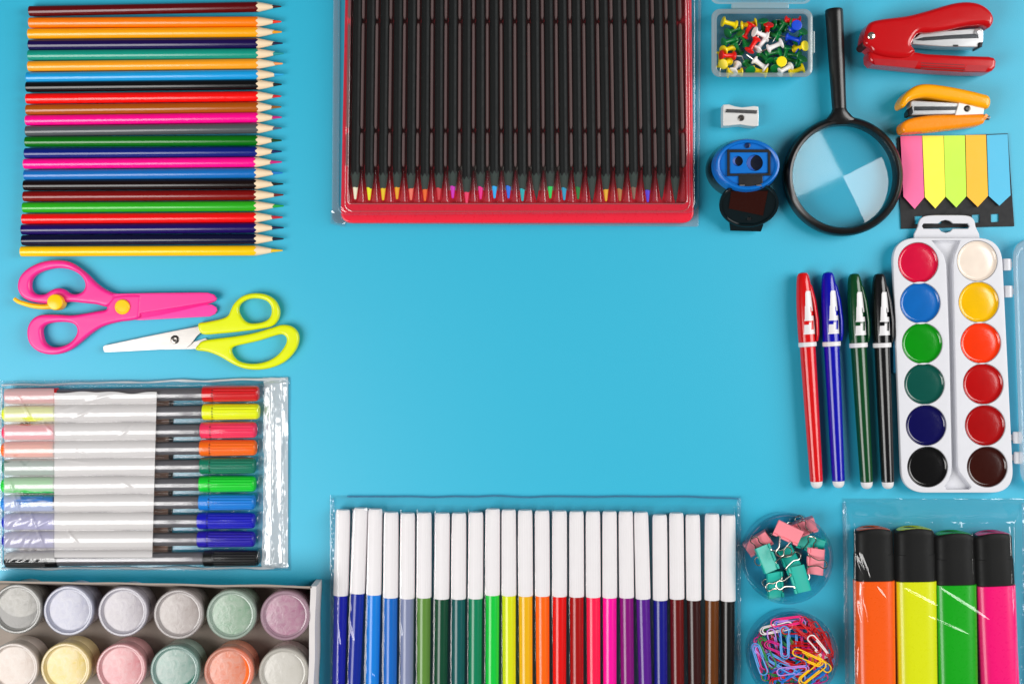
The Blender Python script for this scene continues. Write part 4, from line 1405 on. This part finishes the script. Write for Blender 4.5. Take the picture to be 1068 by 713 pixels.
FILM2 = clear('mat_pouch_film', '#fdfdfd', f0=.045, rough=.10, bump=.02, bscale=50, edge=.5)
bm = bmesh.new()
wp = lambda x, y: (x + nz(y, 0, .05, 6) * 1.0 * (1 - ss(346, 356, x)) + 3.5 * ss(700, 775, x) * ss(515, 535, 530) * 0, y + (2.5 * ss(345, 420, 765 - x + 345) - 1.2) * (1 - ss(518, 540, y)) * 0 + nz(x, 0, .03, 7) * 1.5 * (1 - ss(518, 536, y)) + 2 * ss(700, 775, x) * (1 - ss(518, 536, y)))
sheet(bm, 344, 772.5, 516.5, 745, 480, 200, pouch_h, wp)
sheet(bm, 344, 772.5, 516.5, 745, 12, 8, lambda x, y: .25 * mm)
put('film', bm, FILM2, pouch, sharp=0, weld=False)

bm = bmesh.new()
wob = lambda x, y: (x + .8 * nz(y, x * .01, .05, 6), y)
for x0, x1 in ((768.6, 772.4), (345.4, 348.4)):
    sheet(bm, x0, x1, 519, 745, 5, 190, lambda x, y: 1.0 * mm + .7 * mm * abs(math.sin(y * 1.05)) + nz(x, y, .4, 2) * .5 * mm, wob)
put('side_seam', bm, clear('mat_pouch_seam', '#dcecf2', f0=.10, rough=.13, milk=.09), pouch, sharp=0)
bm = bmesh.new()
tube(bm, [W(x, 517.5 + 1.5 * nz(x, 0, .03, 7) + 2 * ss(700, 775, x), .0016) for x in range(362, 771, 4)], .7 * mm, 8)
put('top_fold', bm, clear('mat_pouch_fold', '#cfe4ee', f0=.08, rough=.1, milk=.05), pouch)

# ------------------------------------------------------------------ fibre pens in a pouch with a printed band
fp = [('red', '#d00a14', 687, 873, 97), ('yellow', '#e6ee04', 687, 875, 158), ('coral pink', '#f0305c', 680, 865, 220), ('orange', '#ff6a08', 678, 865, 280), ('teal green', '#04765a', 678, 862, 340),
      ('bright green', '#04cc2c', 676, 862, 402), ('azure', '#087cd4', 675, 860, 463), ('royal blue', '#0a10b4', 670, 860, 526), ('violet blue', '#1c0ca0', 670, 860, 588), ('black', '#0c0c0d', 690, 875, 652)]
ZL = 3.236
GREYB = solid('#6c6a6e', rough=.3, metal=.3, var=.04)
RP = 5.7 * mm
for i, (nm, hx, x0, x1, yc) in enumerate(fp):
    r = thing('fibre_pen', f'grey barrelled fibre pen with {nm} caps in the banded pouch', 'pen', group='fibre pens in the pouch')
    y = 380 + yc / ZL
    xa = 4 + (2 if i in (0, 9) else 0) - (1.0 if i in (3, 5, 6) else 0)
    slope = -2.2 if i < 9 else 3.2
    L = place(r, (xa, y + (3 if i < 9 else 2) - .25 * i * (i < 9)), (x1 / ZL, y), RP)
    col = solid(hx, rough=.3, var=.04)
    yc0 = L - (x1 - x0) / ZL * S
    bm = bmesh.new()
    sweep_y(bm, [(30 * mm, 4.3 * mm, 4.3 * mm), (35 * mm, 4.45 * mm, 4.45 * mm), (yc0 + 2 * mm, 4.45 * mm, 4.45 * mm)], cz=RP, seg=36)
    put('barrel', bm, GREYB, r, world=False)
    for s in (0, 1):
        bm = bmesh.new()
        lc2 = L - yc0 if s else 36 * mm
        pr = [(0, 5.0), (.5 * mm, 5.5), (6.5 * mm, 5.6), (6.8 * mm, 5.3), (7.6 * mm, 5.3), (7.9 * mm, 5.55), (lc2 - 2.2 * mm, 5.3), (lc2 - .8 * mm, 4.9), (lc2, 4.0)]
        rs = []
        for yy, a in pr:
            Y = yc0 + yy if s else lc2 - yy
            dp = .55 if 7.8 * mm < yy < lc2 - 1.5 * mm else 0
            ring = []
            for j in range(160):
                t = 2 * PI * j / 160
                g = (t * 14 / (2 * PI)) % 1 - .5
                rr = (a - dp * math.exp(-(g / .13) ** 2)) * mm
                ring.append(Vector((rr * math.cos(t), Y, RP + rr * math.sin(t))))
            rs.append(ring)
        rings(bm, rs)
        cap = put('cap', bm, col, r, world=False)
        if s:
            for an in (55, 75, 95, 118):
                bm = bmesh.new()
                a_ = math.radians(an)
                cpt = Vector((5.35 * mm * math.cos(a_), yc0 + 7.2 * mm, RP + 5.35 * mm * math.sin(a_)))
                lathe(bm, [(.45 * mm, -.1 * mm), (.45 * mm, .12 * mm)], o=cpt, d=Vector((math.cos(a_), 0, math.sin(a_))), seg=10)
                put('vent_hole', bm, DARK, cap, world=False)


CRF = [(62, 428, 120, 410, 1.6, .5 * mm), (70, 440, 100, 424, 1.3, .4 * mm), (20, 415, 32, 436, 1.4, .9 * mm), (44, 440, 56, 452, 1.3, .8 * mm), (118, 462, 140, 440, 1.5, .35 * mm), (80, 470, 95, 476, 1.2, .4 * mm),
       (58, 478, 92, 482, 1.2, .4 * mm), (125, 500, 150, 520, 1.6, .35 * mm), (66, 548, 84, 570, 1.3, .5 * mm), (10, 500, 22, 540, 1.6, .9 * mm), (30, 530, 48, 575, 1.5, .8 * mm), (20, 560, 55, 540, 1.4, .7 * mm)]


def film_h(x, y, bias=0.):
    e = min(ss(-2, 5, x) if x > -30 else 0, ss(303, 274, x), ss(396, 405, y), ss(594, 586, y))
    hum, cap = 0, 0
    for i, (nm, hx, x0, x1, yc) in enumerate(fp):
        yp = 380 + yc / ZL + (1 - x / 270) * ((3 if i < 9 else 2) - .25 * i * (i < 9))
        q = abs(y - yp) / 9.4
        if q < 1:
            hum = max(hum, math.sqrt(1 - q * q))
    inx = ss(276, 268, x)
    z = .4 * mm + e * (inx * (6.4 * mm + 5.2 * mm * hum) + (1 - inx) * 2.2 * mm)
    z += nz(x, y, .04, 3) * .15 * mm * e + bias
    # crumpled welded strip
    k = ss(268, 276, x) * ss(303, 298, x)
    z += k * (1.9 * mm * abs(nz(x * 1.3, y * .3, .07, 12)) + .35 * mm * abs(nz(x, y * .5, .2, 5)) + 1.1 * mm * math.exp(-((x - 283) / 3.2) ** 2) + .9 * mm * math.exp(-((x - 294) / 2.6) ** 2))
    k2 = math.exp(-((y - 399.5) / 2.4) ** 2) + math.exp(-((y - 590.5) / 2.2) ** 2)
    z += k2 * (.9 * mm + .6 * mm * nz(x, 0, .05, 3)) * ss(304, 298, x)
    # pulled wrinkles at the lower left corner
    k3 = ss(62, 5, x) * ss(505, 560, y)
    z += k3 * .9 * mm * abs(math.sin((x * .75 + y * .55) * .42 + 2 * nz(x, y, .05, 1)))
    if x < 165:
        z += crease(x, y, CRF)
    return max(z, .3 * mm)


pp = thing('pen_pouch', 'crumpled clear pouch of fibre pens with a white printed band', 'pouch', W(150, 495))
FILM3 = clear('mat_pen_film', '#fbfcfd', f0=.06, rough=.10, bump=.03, bscale=50, edge=.7)
edge_w = lambda x, y: (x + nz(y, 0, .04, 9) * 1.0, y - (3.8 * x / 300 - 1.5) * ss(500, 396, y) + nz(x, 0, .03, 4) * .8)
bm = bmesh.new()
sheet(bm, -8, 303.5, 395.5, 594.5, 420, 300, film_h, edge_w)
sheet(bm, -8, 303.5, 395.5, 594.5, 12, 8, lambda x, y: .2 * mm, edge_w)
put('film', bm, FILM3, pp, sharp=0, weld=False)
SEAM = clear('mat_weld', '#e4eef2', f0=.14, rough=.18, milk=.66, milk_col='#fafcfd', bump=.15, bscale=110)
bm = bmesh.new()
sheet(bm, 275, 300.5, 393.5, 592, 60, 260, lambda x, y: film_h(x, y) + .25 * mm, lambda x, y: (x + 2.5 * ss(500, 590, y) * ss(285, 272, x) * -1 + nz(y, 1, .07, 2) * 2.2 * ss(290, 276, x), y))
put('welded_strip', bm, SEAM, pp, sharp=0)
BAND = clear('mat_band', '#ffffff', f0=.05, rough=.14, milk=.965, milk_col='#efecec', bump=.14, bscale=120)
MILKB = clear('mat_band_milky', '#ffffff', f0=.05, rough=.2, bump=.2, bscale=90, milk_col='#f6f4f4', patches=(.03, .52, (26, 70, 60), .40, .75))
ex_ = lambda x, y: (x - (y - 410) * .028 * ss(100, 165, x), y + 2.5 * nz(x, 0, .04, 11) * ss(425, 405, y) - 6 * ss(120, 60, x) * 0)
bm = bmesh.new()
sheet(bm, 56.5, 163.5, 409, 581, 140, 230, lambda x, y: film_h(x, y, .22 * mm), ex_)
put('printed_band', bm, BAND, pp, sharp=0)
bm = bmesh.new()
sheet(bm, 4, 56.2, 405, 583, 70, 230, lambda x, y: film_h(x, y, .22 * mm))
put('milky_band', bm, MILKB, pp, sharp=0)
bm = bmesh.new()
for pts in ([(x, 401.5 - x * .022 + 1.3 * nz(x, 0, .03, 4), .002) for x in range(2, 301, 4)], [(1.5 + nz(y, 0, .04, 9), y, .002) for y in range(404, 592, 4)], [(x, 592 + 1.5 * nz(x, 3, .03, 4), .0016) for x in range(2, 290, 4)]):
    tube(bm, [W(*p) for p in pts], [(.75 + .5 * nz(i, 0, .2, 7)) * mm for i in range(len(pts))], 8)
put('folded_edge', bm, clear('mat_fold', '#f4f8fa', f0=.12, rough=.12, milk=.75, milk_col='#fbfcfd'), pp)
put('backing_strip', plate([wl([(20, 412), (179, 408), (177.5, 576), (20, 580)], .001)], .5 * mm, .9 * mm), solid('#8c6c5c', rough=.7, var=.1), pp)
put('backing_edge', plate([wl([(176.5, 408), (181, 408), (179.5, 576), (175, 576)], .001)], .7 * mm, 1.2 * mm), solid('#181818', rough=.6), pp)

# ------------------------------------------------------------------ jars of paint in a carton
hz = 27 * mm
carton = thing('paint_carton', 'open grey cardboard carton holding small paint jars', 'carton', W(155, 680))
CARD = solid('#90857c', rough=.85, var=.1, bump=.2, bscale=500)
CARDW = solid('#c8c4c4', rough=.75, var=.06)
hw = 26 * mm
wv = lambda x: 1.2 * nz(x, 0, .02, 5)
bm = bmesh.new()
a = [(-20 + 345 * i / 40) for i in range(41)]
yy0 = lambda x: 605.3 + (x + 0) * .0165 + wv(x)
rs = []
for x in a:
    rs.append([W(x, yy0(x), hw - .0) - Vector((0, 6.5 * mm, hw - .3 * mm)), W(x, yy0(x), hw), W(x, yy0(x) + 1.9, hw), W(x, yy0(x) + 1.9, hw) - Vector((0, 6.5 * mm, hw - .3 * mm))])
rings(bm, rs)
put('far_wall', bm, CARD, carton)
bm = bmesh.new()
rs = []
for i in range(31):
    y = 611 + 135 * i / 30
    x = 323.5 - (y - 611) * .02 + 1.0 * nz(y, 0, .03, 3)
    rs.append([W(x, y, hw) - Vector((0, 0, hw - .3 * mm)), W(x, y, hw), W(x + 6.0, y, hw), W(x + 6.3, y, hw * .8), W(x + 6.0, y, hw) - Vector((0, 0, hw - .3 * mm))])
rings(bm, rs)
put('end_wall', bm, [CARDW], carton)
put('floor', plate([wl([(-20, 606), (328, 611), (326, 745), (-20, 745)], .0)], .3 * mm, 1.2 * mm), CARD, carton)

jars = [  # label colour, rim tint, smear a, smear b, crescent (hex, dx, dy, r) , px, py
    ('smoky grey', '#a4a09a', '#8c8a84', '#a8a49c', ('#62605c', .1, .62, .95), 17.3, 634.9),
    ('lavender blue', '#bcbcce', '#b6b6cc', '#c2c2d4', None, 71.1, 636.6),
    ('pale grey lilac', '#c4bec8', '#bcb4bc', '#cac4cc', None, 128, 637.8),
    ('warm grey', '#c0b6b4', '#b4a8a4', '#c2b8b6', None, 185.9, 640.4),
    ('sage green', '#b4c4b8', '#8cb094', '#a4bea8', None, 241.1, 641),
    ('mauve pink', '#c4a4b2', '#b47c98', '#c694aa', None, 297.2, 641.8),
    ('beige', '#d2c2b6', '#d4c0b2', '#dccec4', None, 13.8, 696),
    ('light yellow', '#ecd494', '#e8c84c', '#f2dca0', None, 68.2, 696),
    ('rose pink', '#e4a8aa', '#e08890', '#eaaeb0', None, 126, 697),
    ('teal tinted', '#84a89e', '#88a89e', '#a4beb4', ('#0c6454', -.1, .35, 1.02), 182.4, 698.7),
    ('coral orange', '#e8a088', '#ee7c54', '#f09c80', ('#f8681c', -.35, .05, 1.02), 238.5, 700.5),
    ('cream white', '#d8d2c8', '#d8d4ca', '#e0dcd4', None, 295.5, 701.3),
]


def smear(hexa, hexb, cres, rad):
    m, nt, out = nodes_of('mat_smear')
    b = nt.nodes.new('ShaderNodeBsdfPrincipled')
    nt.links.new(b.outputs[0], out.inputs[0])
    tc = nt.nodes.new('ShaderNodeTexCoord')
    n = nt.nodes.new('ShaderNodeTexNoise')
    n.inputs['Scale'].default_value = 42
    n.inputs['Detail'].default_value = 3
    n.inputs['Distortion'].default_value = 1.2
    nt.links.new(tc.outputs['Object'], n.inputs['Vector'])
    rmp = nt.nodes.new('ShaderNodeMapRange')
    rmp.inputs['From Min'].default_value = .3
    rmp.inputs['From Max'].default_value = .68
    nt.links.new(n.outputs['Fac'], rmp.inputs['Value'])
    mix = nt.nodes.new('ShaderNodeMix'); mix.data_type = 'RGBA'
    mix.inputs[6].default_value = (*[x * .64 for x in lin(hexa)[:3]], 1)
    mix.inputs[7].default_value = (*[x * .68 for x in lin(hexb)[:3]], 1)
    nt.links.new(rmp.outputs[0], mix.inputs[0])
    col = mix.outputs[2]
    nf = nt.nodes.new('ShaderNodeTexNoise')
    nf.inputs['Scale'].default_value = 190
    nf.inputs['Detail'].default_value = 8
    nf.inputs['Distortion'].default_value = 1.6
    nt.links.new(tc.outputs['Object'], nf.inputs['Vector'])
    rf = nt.nodes.new('ShaderNodeMapRange')
    rf.inputs['From Min'].default_value = .35
    rf.inputs['From Max'].default_value = .75
    rf.inputs['To Max'].default_value = .3
    nt.links.new(nf.outputs['Fac'], rf.inputs['Value'])
    m2 = nt.nodes.new('ShaderNodeMix'); m2.data_type = 'RGBA'
    m2.inputs[7].default_value = (.52, .50, .48, 1)
    nt.links.new(rf.outputs[0], m2.inputs[0])
    nt.links.new(col, m2.inputs[6])
    col = m2.outputs[2]
    bpn = nt.nodes.new('ShaderNodeBump')
    bpn.inputs['Strength'].default_value = .35
    bpn.inputs['Distance'].default_value = .0005
    nt.links.new(nf.outputs['Fac'], bpn.inputs['Height'])
    nt.links.new(bpn.outputs[0], b.inputs['Normal'])
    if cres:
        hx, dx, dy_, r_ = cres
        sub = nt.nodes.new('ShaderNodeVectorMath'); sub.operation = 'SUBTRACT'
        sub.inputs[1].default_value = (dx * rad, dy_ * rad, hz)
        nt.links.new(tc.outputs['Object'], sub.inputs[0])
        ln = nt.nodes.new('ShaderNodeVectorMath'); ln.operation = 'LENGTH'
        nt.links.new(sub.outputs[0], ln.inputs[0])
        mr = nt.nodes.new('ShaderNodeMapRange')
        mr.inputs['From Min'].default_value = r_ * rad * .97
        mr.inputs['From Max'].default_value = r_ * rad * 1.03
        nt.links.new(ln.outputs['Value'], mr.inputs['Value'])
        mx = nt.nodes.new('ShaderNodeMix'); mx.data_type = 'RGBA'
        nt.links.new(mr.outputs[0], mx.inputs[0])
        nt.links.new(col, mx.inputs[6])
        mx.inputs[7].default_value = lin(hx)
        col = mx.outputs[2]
    nt.links.new(col, b.inputs['Base Color'])
    b.inputs['Roughness'].default_value = .24
    return m


kj = S * (H - hz) / H
for nm, tint, ca, cb, cres, px, py in jars:
    c = W(px, py, hz)
    c.z = 0
    j = thing('paint_jar', f'small screw-top jar of {nm} paint in the cardboard carton', 'paint jar', c, group='paint jars in the carton')
    r0 = 26.2 * kj
    bm = bmesh.new()
    lathe(bm, [(r0 * .90, 1.3 * mm), (r0 * .95, 2.2 * mm), (r0 * .95, 17 * mm), (r0 * .9, 18 * mm)], seg=56)
    put('body', bm, solid(cb, rough=.25, var=.1), j, world=False)
    bm = bmesh.new()
    lathe(bm, [(r0 * .98, 17 * mm), (r0, 17.6 * mm), (r0, hz - 1.6 * mm), (r0 * .985, hz - .5 * mm), (r0 * .95, hz), (r0 * .89, hz), (r0 * .865, hz - .4 * mm), (r0 * .85, hz - 1.3 * mm), (r0 * .80, hz - 1.5 * mm)], seg=72, flute=None, cap1=False)
    ld = put('lid', bm, clear('mat_lid_' + nm.replace(' ', '_'), '#e8ecee', f0=.05, rough=.2, milk=.55, milk_col=tint), j, world=False)
    bm = bmesh.new()
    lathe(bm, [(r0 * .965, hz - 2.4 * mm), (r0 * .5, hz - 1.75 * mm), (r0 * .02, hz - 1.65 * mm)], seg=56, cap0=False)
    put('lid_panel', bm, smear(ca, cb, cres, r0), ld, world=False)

# ------------------------------------------------------------------ pink safety scissors
ZK = (10, 262, 6.2)
ZG = (100, 290, 4.643)
PKS = solid('#f01c8a', rough=.44, var=.04, spec=.7)
sc1 = thing('scissors', 'pink plastic safety scissors with a yellow lever, slightly open', 'scissors', W(120, 320))
# lower layer: rear handle and the lower blade
h_out = zm([(640, 355), (560, 342), (480, 334), (400, 326), (345, 332), (240, 337), (150, 326), (90, 302), (58, 262), (51, 215), (68, 160), (118, 110), (200, 71), (290, 57), (370, 64), (430, 92), (500, 146), (550, 197), (600, 236), (650, 262), (700, 285)], *ZK)
h_in = zm([(135, 228), (143, 182), (180, 145), (240, 120), (310, 108), (380, 115), (440, 142), (478, 182), (488, 225), (470, 260), (430, 276), (390, 272), (350, 246), (310, 238), (270, 250), (230, 275), (185, 279), (150, 264)], *ZK)
hl = put('handle', plate([wl(smooth_loop(h_out, 4), .006), wl(smooth_loop(h_in, 4), .006)], .3 * mm, 7.2 * mm, 2.4 * mm, 4), PKS, sc1)
bl_lo = zm([(120, 170), (300, 172), (450, 145), (525, 128), (560, 128), (580, 140), (585, 155), (576, 172), (550, 185), (400, 193), (215, 203), (120, 200)], *ZG)
put('blade', plate([wl(bl_lo, .004)], .6 * mm, 3.6 * mm, .5 * mm), solid('#f83c9c', rough=.34, var=.04), sc1)
# upper layer: front handle and the upper blade
h2_out = zm([(690, 284), (655, 310), (628, 348), (622, 376), (560, 388), (500, 399), (400, 413), (300, 409), (200, 411), (150, 434), (118, 480), (111, 540), (129, 600), (180, 646), (250, 666), (320, 662), (390, 636), (450, 592), (520, 534), (600, 484), (700, 456), (780, 446), (835, 432), (845, 400), (850, 330), (840, 278)], *ZK)
h2_in = zm([(205, 520), (215, 487), (250, 466), (320, 456), (390, 461), (425, 480), (435, 515), (420, 555), (380, 595), (320, 617), (260, 615), (220, 582)], *ZK)
put('handle', plate([wl(smooth_loop(h2_out, 4), .007), wl(smooth_loop(h2_in, 4), .007)], .4 * mm, 7.6 * mm, 2.2 * mm, 4), PKS, sc1)
bl_up = zm([(80, 75), (300, 71), (500, 69), (540, 70), (570, 79), (584, 98), (578, 110), (545, 117), (400, 141), (300, 157), (205, 172), (80, 190)], *ZG)
put('blade', plate([wl(bl_up, .007)], 3.8 * mm, 7.0 * mm, .7 * mm), PKS, sc1)
bm = bmesh.new()
e0 = zm([(205, 165), (300, 152), (400, 136), (545, 112), (575, 104)], *ZG)
e1 = zm([(208, 197), (300, 181), (400, 160), (545, 125), (577, 112)], *ZG)
rings(bm, [wl(e0, .0066), wl(e1, .0042), [p - Vector((0, 0, .0006)) for p in wl(e1, .0042)]], closed=False, cap0=False, cap1=False)
put('cutting_edge', bm, PKS, sc1)
YK = solid('#fcc008', rough=.3, var=.05)
bm = bmesh.new()
lathe(bm, [(5.1 * mm, -1 * mm), (5.1 * mm, .5 * mm), (4.5 * mm, 1.1 * mm), (3.9 * mm, 1.1 * mm), (3.6 * mm, .8 * mm), (.3 * mm, .9 * mm)], o=W(127.7, 320, .008), seg=36)
put('pivot', bm, YK, sc1)
lv = thing('tmp', '', '') if False else None
bm = bmesh.new()
lathe(bm, [(5.4 * mm, -7 * mm), (5.5 * mm, 0), (5.2 * mm, 1.6 * mm), (4.4 * mm, 2.2 * mm), (.3 * mm, 2.4 * mm)], o=W(58, 315, .0095), seg=36)
pts = smooth_open([W(*p, .0055) for p in zm([(300, 352), (220, 358), (150, 352), (95, 338), (55, 324), (30, 306)], *ZK)], 5)
tube(bm, pts, [2.0 * mm - .7 * mm * i / (len(pts) - 1) for i in range(len(pts))], 12)
put('spring_lever', bm, YK, sc1)

# ------------------------------------------------------------------ lime green scissors
sc2 = thing('scissors', 'steel bladed scissors with lime green handles, closed', 'scissors', W(210, 345))
LIME = solid('#d6e00c', rough=.3, var=.04, coat=.1)
BLADE = solid('#d4d0cc', rough=.36, metal=.85, var=.05, bump=.08, bscale=900, stretch=(.08, 1, 1))
put('blade', plate([wl(zm([(60, 352), (300, 338), (440, 318), (530, 290), (560, 310), (480, 343), (300, 346)], *ZG), .002)], .5 * mm, 1.7 * mm, .15 * mm), BLADE, sc2)
put('blade', plate([wl(zm([(36, 347), (35, 332), (44, 325), (70, 320), (200, 292), (300, 271), (400, 251), (500, 232), (512, 262), (490, 280), (462, 318), (440, 336), (300, 346), (150, 354), (60, 358), (42, 357)], *ZG), .003)], 1.9 * mm, 3.2 * mm, .2 * mm), BLADE, sc2)
bm = bmesh.new()
lathe(bm, [(2.9 * mm, 0), (2.9 * mm, .5 * mm), (2.2 * mm, .9 * mm), (1.5 * mm, .9 * mm), (1.3 * mm, .4 * mm), (.2 * mm, .3 * mm)], o=W(*zm([(383, 297)], *ZG)[0], .0031), seg=30)
put('pivot_screw', bm, solid('#8c8884', rough=.25, metal=1), sc2)
u_out = zm([(494, 221), (530, 212), (570, 204), (615, 193), (640, 178), (652, 152), (668, 122), (705, 88), (760, 72), (820, 78), (865, 105), (888, 150), (884, 195), (855, 230), (800, 244), (700, 258), (600, 268), (512, 270)], *ZG)
u_in = zm([(690, 155), (700, 125), (735, 103), (780, 98), (825, 110), (848, 140), (846, 180), (823, 205), (780, 217), (735, 215), (705, 190)], *ZG)
put('handle', plate([wl(smooth_loop(u_out, 4), .006), wl(smooth_loop(u_in, 4), .006)], .4 * mm, 6.6 * mm, 2.0 * mm, 4), LIME, sc2)
l_out = zm([(482, 347), (495, 320), (520, 302), (600, 290), (680, 280), (760, 266), (850, 240), (900, 225), (945, 232), (975, 260), (982, 300), (965, 350), (920, 400), (860, 430), (790, 443), (720, 438), (660, 415), (600, 380), (540, 357)], *ZG)
l_in = zm([(654, 352), (668, 331), (720, 318), (790, 302), (860, 280), (900, 272), (922, 290), (915, 325), (880, 370), (830, 400), (770, 413), (710, 408), (673, 388)], *ZG)
put('handle', plate([wl(smooth_loop(l_out, 4), .006), wl(smooth_loop(l_in, 4), .006)], .3 * mm, 6.4 * mm, 2.0 * mm, 4), LIME, sc2)
